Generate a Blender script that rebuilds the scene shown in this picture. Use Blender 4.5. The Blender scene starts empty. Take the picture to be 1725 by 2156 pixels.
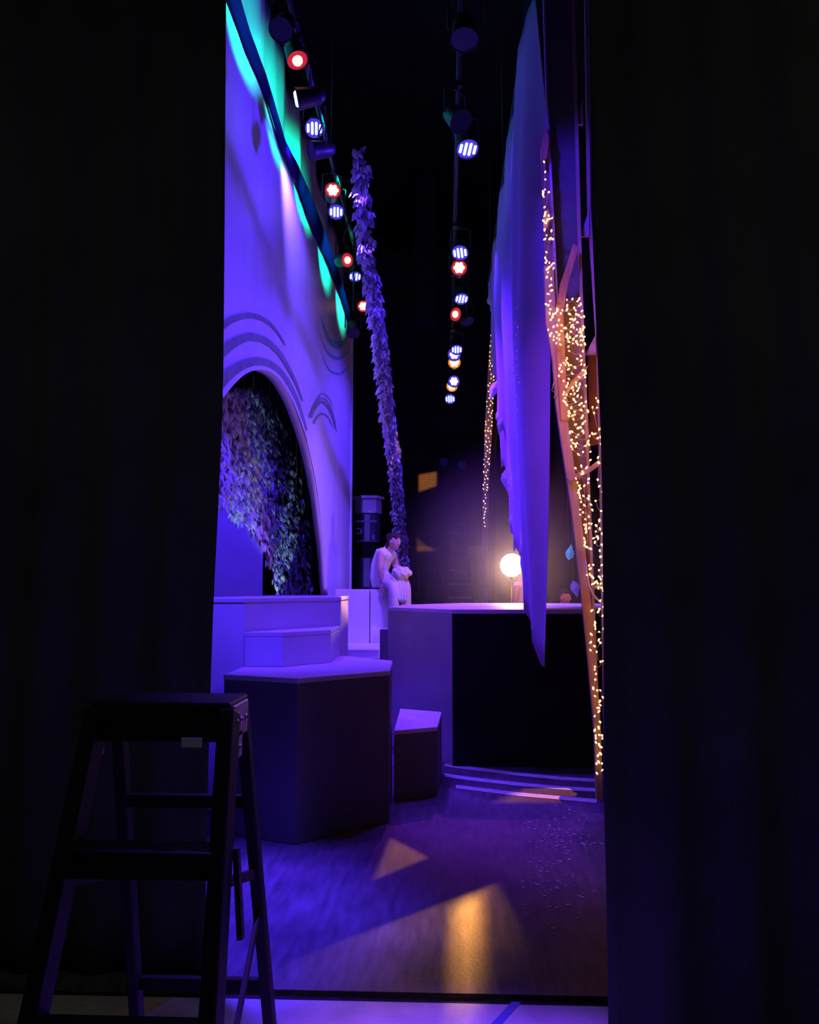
import bpy, bmesh, math, random
from mathutils import Vector, Matrix, Quaternion, noise
random.seed(7)
S = bpy.context.scene
COL = S.collection
R = math.radians

# ------------------------------------------------------------------ camera
PITCH, YAW, FPX, EYE = R(5.289), R(2.46), 1750.0, 1.42
cd = bpy.data.cameras.new('camera'); cam = bpy.data.objects.new('camera', cd); COL.objects.link(cam)
cam.location = (0, 0, EYE); cam.rotation_euler = (R(90) + PITCH, 0, YAW)
cd.sensor_fit = 'HORIZONTAL'; cd.sensor_width = 36.0; cd.lens = 36.0 * FPX / 1725.0
cd.clip_start = 0.05; cd.clip_end = 200
S.camera = cam
CR = cam.rotation_euler.to_matrix()

def ray(px, py):
    return CR @ Vector(((px - 862.5) / FPX, (1078.0 - py) / FPX, -1.0))
def atY(px, py, y):                      # point seen there at stage depth y
    d = ray(px, py); return Vector((0, 0, EYE)) + d * (y / d.y)
def atZ(px, py, z):                      # point seen there at height z
    d = ray(px, py); return Vector((0, 0, EYE)) + d * ((z - EYE) / d.z)
def atX(px, py, x):
    d = ray(px, py); return Vector((0, 0, EYE)) + d * (x / d.x)
def atP(px, py, p0, n):                  # on a plane
    d = ray(px, py); o = Vector((0, 0, EYE)); return o + d * ((p0 - o).dot(n) / d.dot(n))

# ------------------------------------------------------------------ world, exposure
w = bpy.data.worlds.new('world'); S.world = w; w.use_nodes = True
w.node_tree.nodes['Background'].inputs[0].default_value = (0.002, 0.002, 0.004, 1)
S.view_settings.view_transform = 'Standard'; S.view_settings.look = 'None'
S.view_settings.exposure = 0.0; S.view_settings.gamma = 1.0; S.view_settings.use_curve_mapping = False
S.cycles.use_denoising = True
S.cycles.max_bounces = 6; S.cycles.diffuse_bounces = 3; S.cycles.glossy_bounces = 3
S.cycles.sample_clamp_indirect = 3.0

# ------------------------------------------------------------------ stage lights
BLUE = (0.066, 0.018, 1.0); PURPLE = (0.13, 0.020, 1.0); VIOLET = (0.42, 0.03, 1.0)
CYAN = (0.0, 0.95, 0.58); WARM = (1.0, 0.42, 0.07); PINK = (1.0, 0.25, 0.75); AMBER = (1.0, 0.35, 0.08)
def spot(name, loc, tgt, col, power, angle, blend=0.6, radius=0.06, square=False):
    l = bpy.data.lights.new(name, 'SPOT'); l.color = col; l.energy = power; l.spot_size = R(angle)
    l.spot_blend = blend; l.shadow_soft_size = radius; l.use_square = square
    o = bpy.data.objects.new(name, l); COL.objects.link(o); o.location = loc
    o.rotation_euler = (Vector(tgt) - Vector(loc)).to_track_quat('-Z', 'Y').to_euler()
    return o
def gobo_spot(name, loc, poly_pts, col, power, soft=0.012):
    """profile spot with framing shutters: a convex beam shape whose corners land on poly_pts"""
    loc = Vector(loc); c = sum((Vector(p) for p in poly_pts), Vector()) / len(poly_pts)
    o = spot(name, loc, c, col, power, 70, 0.05, 0.02)
    M = o.rotation_euler.to_matrix().inverted()
    uv = []
    for p in poly_pts:
        d = M @ (Vector(p) - loc); uv.append((d.x / -d.z, d.y / -d.z))
    ar = sum(uv[i][0] * uv[(i + 1) % len(uv)][1] - uv[(i + 1) % len(uv)][0] * uv[i][1] for i in range(len(uv)))
    n_ = len(uv); softs = list(soft) if isinstance(soft, (list, tuple)) else [soft] * n_
    if ar < 0: uv.reverse(); softs = [softs[(n_ - 2 - i) % n_] for i in range(n_)]
    l = o.data; l.use_nodes = True; nt = l.node_tree; N = nt.nodes; L = nt.links
    em = [n for n in N if n.type == 'EMISSION'][0]
    tc = N.new('ShaderNodeTexCoord'); sp = N.new('ShaderNodeSeparateXYZ'); L.new(tc.outputs['Normal'], sp.inputs[0])
    def m(op, a, b=None):
        n = N.new('ShaderNodeMath'); n.operation = op
        for i, v in enumerate((a, b)):
            if v is None: continue
            if isinstance(v, (int, float)): n.inputs[i].default_value = v
            else: L.new(v, n.inputs[i])
        return n.outputs[0]
    az = m('ABSOLUTE', sp.outputs[2])
    u = m('DIVIDE', sp.outputs[0], az); v = m('DIVIDE', sp.outputs[1], az)
    mask = None
    for i in range(len(uv)):
        (ax, ay), (bx, by) = uv[i], uv[(i + 1) % len(uv)]
        nx, ny = -(by - ay), (bx - ax); ln = math.hypot(nx, ny); nx /= ln; ny /= ln
        d = m('ADD', m('ADD', m('MULTIPLY', u, nx), m('MULTIPLY', v, ny)), -(ax * nx + ay * ny))
        mr = N.new('ShaderNodeMapRange'); mr.interpolation_type = 'SMOOTHSTEP'
        L.new(d, mr.inputs[0]); mr.inputs[1].default_value = 0; mr.inputs[2].default_value = softs[i]
        mask = mr.outputs[0] if mask is None else m('MULTIPLY', mask, mr.outputs[0])
    L.new(mask, em.inputs['Strength'])
    return o

# --- upstage flat washes (hung on the middle pipe, thrown upstage)
for i, (y, ty, p) in enumerate(((6.6, 7.2, 500), (9.0, 9.4, 520), (12.2, 12.2, 520))):
    spot('blue_wash', (0.5, y, 5.2), (-1.75, ty, 2.0), BLUE, p, 110, 1.0, 0.12)
spot('blue_high_wash', (0.5, 7.8, 5.3), (-1.85, 7.6, 6.0), BLUE, 330, 80, 1.0, 0.12)
# cyan beams on the backcloth
for i, (y, z, ty, tz, p) in enumerate(((6.9, 6.45, 7.2, 6.75, 105), (8.2, 6.35, 8.5, 6.6, 112), (9.5, 6.25, 9.8, 6.4, 112), (10.9, 6.1, 11.2, 6.1, 105), (12.3, 5.9, 12.5, 5.8, 60))):
    spot('cyan_beam', (-1.05, y, z), (-2.0, ty, tz), CYAN, p, 84, 0.55, 0.05)
# platforms
spot('blue_down_wash', (-1.7, 3.5, 5.0), (-1.25, 5.9, 1.25), BLUE, 1500, 27, 0.9, 0.1)
spot('purple_down_wash', (-0.6, 6.4, 5.7), (-0.5, 5.7, 0.8), PURPLE, 420, 36, 0.9, 0.1)
spot('floor_wash', (-1.2, 3.6, 5.6), (-1.15, 3.75, 0.0), BLUE, 6500, 25, 1.0, 0.1)
spot('apron_wash', (0.2, 3.3, 5.6), (0.0, 2.1, 0.0), (0.16, 0.04, 1.0), 4600, 22, 1.0, 0.1)
spot('far_wash', (0.1, 8.6, 5.5), (-1.0, 11.3, 1.0), PURPLE, 900, 46, 0.8, 0.1)
spot('violet_far', (1.4, 9.5, 5.6), (-0.5, 12.3, 1.4), VIOLET, 330, 30, 0.8, 0.1)
spot('violet_table', (0.2, 12.2, 5.6), (0.4, 8.4, 1.25), VIOLET, 760, 34, 0.8, 0.1)
spot('side_wash', (-0.9, 4.9, 5.2), (-0.4, 7.2, 0.7), BLUE, 160, 20, 1.0, 0.1)
# curtain of cloth leaves, downstage side
spot('drape_wash', (-0.6, 10.2, 5.2), (0.70, 9.0, 2.4), PURPLE, 1700, 62, 0.8, 0.1)
spot('drape_wash', (-0.9, 7.6, 5.2), (0.66, 7.2, 2.0), (0.10, 0.03, 1.0), 900, 60, 0.9, 0.1)
spot('drape_wash', (-0.9, 8.4, 5.0), (0.66, 7.8, 3.3), (0.10, 0.03, 1.0), 800, 54, 0.8, 0.1)
spot('flat_violet', (-0.8, 3.9, 5.4), (1.2, 5.5, 2.6), (0.24, 0.05, 1.0), 420, 34, 0.9, 0.1)
spot('garland_pin', (0.5, 8.4, 5.5), atX(825, 965, -.86), AMBER, 900, 3.2, 0.5, 0.02)
spot('garland_wash', (0.3, 8.8, 5.4), (-.8, 10.5, 3.2), (0.42, 0.2, 1.0), 420, 44, 1.0, 0.1)
spot('panel_blue', (-0.7, 3.7, 5.6), (1.05, 5.5, 4.0), BLUE, 420, 26, 0.9, 0.1)
spot('pink_side', (1.9, 9.2, 5.2), (1.35, 12.1, 1.4), (1.0, .16, .75), 800, 18, 0.8, 0.1)
spot('floor_violet', (1.3, 4.7, 5.8), (0.9, 4.8, 0.0), (0.25, 0.05, 1.0), 330, 26, 1.0, 0.1)
# upstage of the arch
spot('upstage_blue', (-3.2, 9.6, 4.6), (-3.2, 12.4, 1.6), BLUE, 620, 50, 0.8, 0.1)
spot('leaf_blue', (-1.6, 8.6, 6.3), (-2.35, 12.4, 2.0), (0.12, 0.06, 1.0), 900, 60, 0.9, 0.1)
spot('leaf_cyan', (-2.15, 8.9, 0.5), (-2.5, 10.1, 2.35), (0.45, 0.85, 1.0), 85, 30, 0.7, 0.05)
spot('leaf_cyan', (-1.95, 10.9, 0.4), (-2.3, 12.0, 1.75), (0.45, 0.85, 1.0), 80, 26, 0.7, 0.05)
# unseen dim fill spots, added to lift the black wing curtains
spot('wing_fill', (-2.3, 0.4, 3.4), (-2.6, 3.2, 1.8), (0.95, 0.95, 0.85), 13, 150, 1.0, 0.1)
spot('wing_fill', (1.9, 0.2, 3.4), (2.2, 2.7, 1.8), (0.95, 0.95, 0.85), 15, 150, 1.0, 0.1)
# warm window-shaped beams across the floor
A = lambda px, py: atZ(px, py, 0)
gobo_spot('warm_profile', (0.14, 7.0, 5.5), [atX(711, 1246, -.825), atX(735, 1246, -.84), atX(735, 1306, -.84), atX(711, 1324, -.825)], (1, .40, .24), 9000, 0.01)
gobo_spot('warm_profile', (0.15, 7.6, 5.6), [A(1060, 1852), A(520, 2052), A(480, 2400), A(1290, 2260)], AMBER, 9000, (0.008, 0.16, 0.02, 0.012))
gobo_spot('warm_profile', (0.15, 7.6, 5.6), [A(938, 1897), A(1040, 1860), A(1088, 2300), A(920, 2300)], WARM, 105000, 0.022)
gobo_spot('warm_profile', (0.05, 7.9, 5.6), [A(820, 1758), A(910, 1806), A(775, 1862)], AMBER, 1600, 0.006)
gobo_spot('warm_profile', (0.1, 9.3, 5.6), [A(1205, 1640), A(1262, 1640), A(1262, 1695), A(1010, 1695), A(1110, 1650)], (1, .3, .16), 1700, 0.02)
gobo_spot('warm_profile', (-0.2, 12.5, 5.4), [atY(880, 985, 20), atY(922, 978, 20), atY(922, 1012, 20), atY(880, 1026, 20)], AMBER, 4000, 0.01)
gobo_spot('warm_profile', (-0.2, 12.5, 5.4), [atY(876, 1108, 20), atY(925, 1148, 20), atY(876, 1150, 20)], (1, .3, .05), 1600, 0.01)

# ------------------------------------------------------------------ materials
MATS = {}
def mat(name, col, rough=0.6, spec=0.3, var=0.15, scale=6.0, bump=0.0, bscale=40.0, metal=0.0, emit=None, estr=0.0, stretch=(1, 1, 1)):
    if name in MATS: return MATS[name]
    m = bpy.data.materials.new(name); m.use_nodes = True; nt = m.node_tree; N = nt.nodes; L = nt.links
    b = N['Principled BSDF']; b.inputs['Roughness'].default_value = rough; b.inputs['Metallic'].default_value = metal
    b.inputs['Specular IOR Level'].default_value = spec
    tc = N.new('ShaderNodeTexCoord'); mp = N.new('ShaderNodeMapping'); L.new(tc.outputs['Object'], mp.inputs[0])
    mp.inputs['Scale'].default_value = stretch
    if var > 0:
        t = N.new('ShaderNodeTexNoise'); t.inputs['Scale'].default_value = scale; t.inputs['Detail'].default_value = 6
        L.new(mp.outputs[0], t.inputs['Vector'])
        r = N.new('ShaderNodeValToRGB'); L.new(t.outputs[0], r.inputs[0])
        r.color_ramp.elements[0].position = 0.3; r.color_ramp.elements[1].position = 0.7
        r.color_ramp.elements[0].color = (*[c * (1 - var) for c in col], 1)
        r.color_ramp.elements[1].color = (*[min(1, c * (1 + var)) for c in col], 1)
        L.new(r.outputs[0], b.inputs['Base Color'])
    else:
        b.inputs['Base Color'].default_value = (*col, 1)
    if bump:
        t2 = N.new('ShaderNodeTexNoise'); t2.inputs['Scale'].default_value = bscale; t2.inputs['Detail'].default_value = 5
        L.new(mp.outputs[0], t2.inputs['Vector'])
        bp = N.new('ShaderNodeBump'); bp.inputs['Strength'].default_value = bump; bp.inputs['Distance'].default_value = 0.02
        L.new(t2.outputs[0], bp.inputs['Height']); L.new(bp.outputs[0], b.inputs['Normal'])
    if emit:
        b.inputs['Emission Color'].default_value = (*emit, 1); b.inputs['Emission Strength'].default_value = estr
    MATS[name] = m; return m

black_cloth = mat('black_velour', (0.035, 0.035, 0.04), 0.95, 0.05, 0.3, 3, 0.3, 60)
wing_cloth = mat('black_serge', (0.055, 0.055, 0.055), 0.95, 0.02, 0.2, 2, 0.3, 60)
black_paint = mat('matt_black_paint', (0.018, 0.018, 0.02), 0.7, 0.15, 0.3, 5, 0.1)
ladder_black = mat('black_fibreglass', (0.010, 0.010, 0.011), 0.6, 0.15, 0.2, 10)
black_metal = mat('black_metal', (0.02, 0.02, 0.022), 0.45, 0.4, 0.2, 10)
steel = mat('steel', (0.45, 0.45, 0.47), 0.35, 0.5, 0.1, 10, metal=0.9)
chrome_bracket = mat('worn_steel_bracket', (0.42, 0.36, 0.30), 0.5, 0.5, 0.3, 30, metal=0.5)
white_paint = mat('white_painted_ply', (0.78, 0.77, 0.78), 0.55, 0.3, 0.06, 3, 0.06, 25)
side_paint = mat('grey_painted_ply', (0.42, 0.42, 0.44), 0.6, 0.25, 0.10, 3, 0.06, 25)
front_black = mat('black_platform_front', (0.02, 0.018, 0.018), 0.85, 0.1, 0.3, 4)  # near-black, on the tall platform's front faces only
scenic = mat('scenic_white_cloth', (0.76, 0.76, 0.76), 0.42, 0.35, 0.05, 2.0, 0.12, 5, stretch=(1, 3, 0.35))
scenic_band = mat('grey_green_scenic_paint', (0.24, 0.34, 0.22), 0.5, 0.3, 0.2, 8)
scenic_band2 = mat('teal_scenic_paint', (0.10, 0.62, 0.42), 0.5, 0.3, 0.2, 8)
scenic_edge = mat('pale_arch_edge', (0.85, 0.85, 0.85), 0.5, 0.3, 0.05, 8)
navy_cloth = mat('navy_cloth', (0.16, 0.16, 0.22), 0.9, 0.1, 0.2, 4)
shade_navy = mat('dark_navy_shade', (0.016, 0.003, 0.06), 0.9, 0.02, 0.2, 4)  # shade along the wall's top, put into the colour
white_cloth = mat('white_cloth', (0.78, 0.76, 0.78), 0.9, 0.1, 0.08, 8, 0.25, 30)
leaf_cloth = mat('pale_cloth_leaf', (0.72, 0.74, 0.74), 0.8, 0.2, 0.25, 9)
leaf_dark = mat('dark_and_shaded_leaf', (0.22, 0.21, 0.26), 0.8, 0.2, 0.3, 9)
drape_cloth = mat('lilac_drape_cloth', (0.60, 0.40, 0.74), 0.85, 0.15, 0.08, 3)
lumber = mat('pine_lumber', (0.62, 0.36, 0.20), 0.65, 0.25, 0.25, 5, 0.15, 30, stretch=(6, 6, 0.6))
lumber_pale = mat('pale_primed_lumber', (0.56, 0.38, 0.38), 0.65, 0.25, 0.18, 5, 0.15, 30, stretch=(6, 6, 0.6))
ply = mat('plywood', (0.28, 0.17, 0.17), 0.7, 0.2, 0.25, 6, 0.1, 30)
rust_ply = mat('stained_plywood', (0.34, 0.16, 0.08), 0.7, 0.2, 0.4, 8)
cable_white = mat('pale_wire', (0.70, 0.68, 0.74), 0.5, 0.3, 0.05, 5)
cable_dark = mat('dark_wire', (0.10, 0.09, 0.10), 0.5, 0.3, 0.05, 5)
skin = mat('skin', (0.56, 0.36, 0.28), 0.55, 0.35, 0.06, 20)
hair_m = mat('dark_hair', (0.035, 0.022, 0.018), 0.6, 0.3, 0.4, 60, 0.5, 120)
shirt_m = mat('white_tunic', (0.80, 0.78, 0.80), 0.9, 0.1, 0.05, 10, 0.4, 18)
trouser_m = mat('pale_trousers', (0.62, 0.52, 0.62), 0.9, 0.1, 0.06, 10, 0.3, 18)
tape = mat('white_floor_tape', (0.80, 0.78, 0.76), 0.5, 0.3, 0.12, 14)
paper = mat('white_paper', (0.85, 0.85, 0.85), 0.7, 0.2, 0.05, 5)
grey_wall = mat('grey_wainscot', (0.20, 0.21, 0.22), 0.8, 0.2, 0.15, 4)
alu = mat('aluminium_rung', (0.70, 0.68, 0.72), 0.5, 0.4, 0.1, 10)
dim_white = mat('dusty_white_panel', (0.42, 0.44, 0.44), 0.7, 0.2, 0.15, 5)

def emitter(name, col, s):
    return mat(name, (0.02, 0.02, 0.02), 0.5, 0.2, 0, emit=col, estr=s)
LED_DOT = emitter('blue_led', (0.45, 0.75, 1.0), 2.6)
LED_FACE = emitter('blue_led_lens', (0.10, 0.045, 1.0), 0.75)
DIM_FACE = emitter('dim_blue_lens', (0.05, 0.035, 0.6), 0.05)
RED_HOT = emitter('red_lamp_core', (1.0, 0.58, 0.44), 2.2)
RED_FACE = emitter('red_lamp_lens', (1.0, 0.02, 0.03), 0.6)
WARM_HOT = emitter('warm_lamp_core', (1.0, 0.72, 0.42), 2.0)
WARM_FACE = emitter('warm_lamp_lens', (1.0, 0.28, 0.06), 0.9)
BULB = emitter('warm_bulb', (1.0, 0.50, 0.22), 3.0)
FLOOD = emitter('flood_lamp', (1.0, 0.86, 0.66), 30.0)
CYAN_FACE = emitter('cyan_lamp_lens', (0.25, 0.8, 1.0), 1.6)

def floor_mat():
    m = bpy.data.materials.new('painted_stage_floor'); m.use_nodes = True; nt = m.node_tree; N = nt.nodes; L = nt.links
    b = N['Principled BSDF']; b.inputs['Specular IOR Level'].default_value = 0.35
    tc = N.new('ShaderNodeTexCoord')
    def noise_(sc, st, det=6):
        mp = N.new('ShaderNodeMapping'); mp.inputs['Scale'].default_value = st; L.new(tc.outputs['Object'], mp.inputs[0])
        t = N.new('ShaderNodeTexNoise'); t.inputs['Scale'].default_value = sc; t.inputs['Detail'].default_value = det
        L.new(mp.outputs[0], t.inputs['Vector']); return t.outputs[0]
    n1 = noise_(1.3, (1, 1, 1)); n2 = noise_(9, (3.5, 0.5, 1)); n3 = noise_(60, (1, 1, 1))
    r1 = N.new('ShaderNodeValToRGB'); L.new(n1, r1.inputs[0])
    r1.color_ramp.elements[0].position = 0.35; r1.color_ramp.elements[0].color = (0.075, 0.07, 0.075, 1)
    r1.color_ramp.elements[1].position = 0.7; r1.color_ramp.elements[1].color = (0.19, 0.175, 0.17, 1)
    r2 = N.new('ShaderNodeValToRGB'); L.new(n2, r2.inputs[0])
    r2.color_ramp.elements[0].position = 0.3; r2.color_ramp.elements[0].color = (0.55, 0.55, 0.55, 1)
    r2.color_ramp.elements[1].position = 0.75; r2.color_ramp.elements[1].color = (1.25, 1.25, 1.25, 1)
    mx = N.new('ShaderNodeMix'); mx.data_type = 'RGBA'; mx.blend_type = 'MULTIPLY'; mx.inputs[0].default_value = 1
    L.new(r1.outputs[0], mx.inputs[6]); L.new(r2.outputs[0], mx.inputs[7])
    L.new(mx.outputs[2], b.inputs['Base Color'])
    rr = N.new('ShaderNodeMapRange'); L.new(n1, rr.inputs[0]); rr.inputs[3].default_value = 0.38; rr.inputs[4].default_value = 0.6
    L.new(rr.outputs[0], b.inputs['Roughness'])
    bp = N.new('ShaderNodeBump'); bp.inputs['Strength'].default_value = 0.35; bp.inputs['Distance'].default_value = 0.01
    L.new(n3, bp.inputs['Height']); L.new(bp.outputs[0], b.inputs['Normal'])
    return m
def backwall_mat():
    m = bpy.data.materials.new('black_brick_wall'); m.use_nodes = True; nt = m.node_tree; N = nt.nodes; L = nt.links
    b = N['Principled BSDF']; b.inputs['Roughness'].default_value = 0.8
    tc = N.new('ShaderNodeTexCoord'); mp = N.new('ShaderNodeMapping'); L.new(tc.outputs['Object'], mp.inputs[0])
    mp.inputs['Rotation'].default_value = (R(90), 0, 0)
    br = N.new('ShaderNodeTexBrick'); L.new(mp.outputs[0], br.inputs['Vector'])
    br.inputs['Scale'].default_value = 4.0; br.inputs['Color1'].default_value = (0.10, 0.085, 0.075, 1)
    br.inputs['Color2'].default_value = (0.12, 0.10, 0.085, 1); br.inputs['Mortar'].default_value = (0.045, 0.04, 0.038, 1)
    L.new(br.outputs[0], b.inputs['Base Color'])
    return m

# ------------------------------------------------------------------ mesh helpers
class MB:
    def __init__(s): s.bm = bmesh.new()
    def poly(s, pts, mi=0):
        f = s.bm.faces.new([s.bm.verts.new(p) for p in pts]); f.material_index = mi; return f
    def prism(s, base, vec, mi=0):
        """closed solid: polygon base swept along vec"""
        vec = Vector(vec); a = [s.bm.verts.new(p) for p in base]; b = [s.bm.verts.new(Vector(p) + vec) for p in base]
        n = len(a); fs = [s.bm.faces.new(a[::-1]), s.bm.faces.new(b)]
        for i in range(n): fs.append(s.bm.faces.new((a[i], a[(i + 1) % n], b[(i + 1) % n], b[i])))
        for f in fs: f.material_index = mi
        return fs
    def box(s, c, size, M=None, mi=0):
        c = Vector(c); hx, hy, hz = size[0] / 2, size[1] / 2, size[2] / 2
        P = [Vector(p) for p in ((-hx, -hy, -hz), (hx, -hy, -hz), (hx, hy, -hz), (-hx, hy, -hz))]
        v = Vector((0, 0, size[2]))
        if M is not None: P = [M @ p for p in P]; v = M @ v
        return s.prism([c + p for p in P], v, mi)
    def bar(s, a, b, w, d, up=(0, 0, 1), mi=0):
        a, b = Vector(a), Vector(b); t = (b - a).normalized(); u = Vector(up)
        if abs(t.dot(u)) > 0.98: u = Vector((0, 1, 0))
        x = t.cross(u).normalized(); y = x.cross(t).normalized()
        return s.prism([a + x * w / 2 * i + y * d / 2 * j for i, j in ((-1, -1), (1, -1), (1, 1), (-1, 1))], b - a, mi)
    def tube(s, pts, r, seg=8, mi=0, cap=True):
        pts = [Vector(p) for p in pts]; n = len(pts); rings = []
        t0 = (pts[1] - pts[0]).normalized(); x = t0.orthogonal().normalized()
        for i, p in enumerate(pts):
            t = (pts[min(i + 1, n - 1)] - pts[max(i - 1, 0)])
            if t.length < 1e-9: t = t0
            t.normalize(); x = (x - t * x.dot(t)); 
            if x.length < 1e-6: x = t.orthogonal()
            x.normalize(); y = t.cross(x); rr = r[i] if isinstance(r, (list, tuple)) else r
            rings.append([s.bm.verts.new(p + (x * math.cos(2 * math.pi * k / seg) + y * math.sin(2 * math.pi * k / seg)) * rr) for k in range(seg)])
        for a, b in zip(rings, rings[1:]):
            for k in range(seg):
                f = s.bm.faces.new((a[k], a[(k + 1) % seg], b[(k + 1) % seg], b[k])); f.smooth = True; f.material_index = mi
        if cap:
            for f in (s.bm.faces.new(rings[0][::-1]), s.bm.faces.new(rings[-1])): f.material_index = mi
    def lathe(s, prof, seg=20, M=None, mi=0):
        rings = []
        for (r, z) in prof:
            ring = []
            for k in range(seg):
                p = Vector((r * math.cos(2 * math.pi * k / seg), r * math.sin(2 * math.pi * k / seg), z))
                ring.append(s.bm.verts.new(M @ p if M is not None else p))
            rings.append(ring)
        for a, b in zip(rings, rings[1:]):
            for k in range(seg):
                f = s.bm.faces.new((a[k], a[(k + 1) % seg], b[(k + 1) % seg], b[k])); f.smooth = True; f.material_index = mi
        for f in (s.bm.faces.new(rings[0][::-1]), s.bm.faces.new(rings[-1])): f.material_index = mi
    def ball(s, c, r, u=10, v=8, mi=0, sc=(1, 1, 1)):
        M = Matrix.Translation(Vector(c)) @ Matrix.Diagonal((*[r * k for k in sc], 1))
        g = bmesh.ops.create_uvsphere(s.bm, u_segments=u, v_segments=v, radius=1, matrix=M)
        for vv in g['verts']:
            for f in vv.link_faces: f.smooth = True; f.material_index = mi
    def grid(s, rows, mi=0, smooth=True):
        V = [[s.bm.verts.new(p) for p in row] for row in rows]
        for a, b in zip(V, V[1:]):
            for i in range(len(a) - 1):
                f = s.bm.faces.new((a[i], a[i + 1], b[i + 1], b[i])); f.smooth = smooth; f.material_index = mi
    def build(s, name, mats, parent=None, bevel=0, solid=0, loc=None):
        bmesh.ops.recalc_face_normals(s.bm, faces=s.bm.faces[:]) if not solid else None
        me = bpy.data.meshes.new(name); s.bm.to_mesh(me); s.bm.free()
        for m in (mats if isinstance(mats, (list, tuple)) else [mats]): me.materials.append(m)
        o = bpy.data.objects.new(name, me); COL.objects.link(o)
        if parent is not None:
            o.parent = parent; o.matrix_parent_inverse = Matrix.Translation(parent.location).inverted() if False else Matrix()
            o.location = -Vector(parent.location)
        if solid:
            md = o.modifiers.new('solid', 'SOLIDIFY'); md.thickness = solid; md.offset = 0
        if bevel:
            md = o.modifiers.new('bevel', 'BEVEL'); md.width = bevel; md.segments = 2; md.limit_method = 'ANGLE'
        return o
def tag(o, label, cat, group=None, kind=None):
    o['label'] = label; o['category'] = cat
    if group: o['group'] = group
    if kind: o['kind'] = kind
    return o
def empty(name, loc, label, cat, group=None):
    o = bpy.data.objects.new(name, None); COL.objects.link(o); o.location = loc; o.empty_display_size = 0.1
    return tag(o, label, cat, group)
def struct(o): o['kind'] = 'structure'; return o
def interp(tab, x):
    if x <= tab[0][0]: return tab[0][1]
    for (a, u), (b, v) in zip(tab, tab[1:]):
        if x <= b: return u + (v - u) * (x - a) / (b - a)
    return tab[-1][1]

# ------------------------------------------------------------------ the house shell
SEAM_A, SEAM_B = atZ(900, 2108, 0).y, atZ(900, 2090, 0).y
m = MB(); m.box((-1, 12.5, -0.1), (16, 2 * (12.5 - SEAM_B), 0.2)); struct(m.build('floor', floor_mat()))
conc = mat('concrete_apron', (0.58, 0.54, 0.52), 0.6, 0.3, 0.22, 5, 0.4, 30)
m = MB(); m.box((-1, (SEAM_A - 4) / 2, -0.105), (16, SEAM_A + 4, 0.2)); struct(m.build('floor_apron', conc))
m = MB(); m.box((-1, (SEAM_A + SEAM_B) / 2, -0.11), (16, SEAM_B - SEAM_A, 0.18))
struct(m.build('trim_1', mat('dark_rubber_threshold', (0.03, 0.026, 0.026), 0.8, 0.2, 0.4, 20, 0.5, 50)))
bw = backwall_mat()
m = MB(); m.box((-1, 20.6, 5), (16, 0.2, 10.4)); struct(m.build('wall_back', bw))
m = MB(); m.box((-8.9, 8.2, 5), (0.2, 25, 10.4)); struct(m.build('wall_left', black_paint))
m = MB(); m.box((6.9, 8.2, 5), (0.2, 25, 10.4)); struct(m.build('wall_right', black_paint))
m = MB(); m.box((-1, -4.1, 5), (16, 0.2, 10.4)); struct(m.build('wall_front', black_paint))
m = MB(); m.box((-1, 8.2, 10.1), (16, 25, 0.2)); struct(m.build('ceiling', black_paint))
m = MB(); m.box(((atY(835, 1200, 20.4).x + atY(1030, 1200, 20.4).x) / 2, 20.44, atY(900, 1150, 20.4).z / 2), (atY(1030, 1200, 20.4).x - atY(835, 1200, 20.4).x, 0.1, atY(900, 1150, 20.4).z)); struct(m.build('wall_back_wainscot', grey_wall))

# ------------------------------------------------------------------ black masking drapes
def drape(name, pts, z0, z1, material, label, amp=0.05, wave=0.22, nz=14, jag=0.0, taper=None):
    """hanging cloth along a plan polyline with sewn-in fullness"""
    rows = [[] for _ in range(nz + 1)]; s_ = 0.0; ph = random.random() * 9
    pts = [Vector((*p, 0)) for p in pts]
    for a, b in zip(pts, pts[1:]):
        n = max(2, int((b - a).length / 0.03)); t = (b - a).normalized(); nn = Vector((-t.y, t.x, 0))
        for i in range(n + (1 if b is pts[-1] else 0)):
            p = a + (b - a) * (i / n); s = s_ + (b - a).length * i / n
            for k in range(nz + 1):
                u = k / nz; z = z0 + (z1 - z0) * u
                o = amp * math.sin(2 * math.pi * s / wave + ph + 0.8 * noise.noise(Vector((s * 2, z * .3, ph)))) * (0.75 + 0.5 * noise.noise(Vector((s * .7, z * .2, ph + 4))))
                rows[k].append(p + nn * o + Vector((0, 0, z)))
        s_ += (b - a).length
    m = MB(); m.grid(rows); o = m.build(name, material, solid=0.006)
    return tag(o, label, 'curtain')
xl = atY(458, 1450, 3.14).x; xr = atY(1276, 1500, 2.62).x
# left wing leg: its onstage edge leans a little as it falls
def wing(name, edge, y, sgn, far, z0, z1, label):
    m = MB(); rows = []; nz = 40
    for k in range(nz + 1):
        z = z0 + (z1 - z0) * k / nz; row = []
        xe = interp(edge, z)
        for i in range(90):
            s = i / 89 * far; o = 0.022 * math.sin(s * 26 + 0.7 * noise.noise(Vector((s * 2, z * .4, sgn)))) * min(1, s * 12)
            row.append(Vector((xe + sgn * s, y + o, z)))
        rows.append(row)
    m.grid(rows); return tag(m.build(name, wing_cloth, solid=0.008), label, 'curtain')
YL, YR = 3.18, 2.62
eL = sorted([(atY(px, py, YL).z, atY(px, py, YL).x) for px, py in ((476, -150), (475, 30), (472, 500), (469, 830), (462, 1000), (455, 1140), (449, 1260), (444, 1400), (438, 1600), (433, 1850), (431, 2000), (424, 2035))])
eR = sorted([(atY(px, py, YR).z, atY(px, py, YR).x) for px, py in ((1238, -150), (1241, 100), (1247, 450), (1257, 700), (1268, 960), (1272, 1300), (1273, 1680), (1275, 1760), (1280, 2000), (1284, 2300))])
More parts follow.
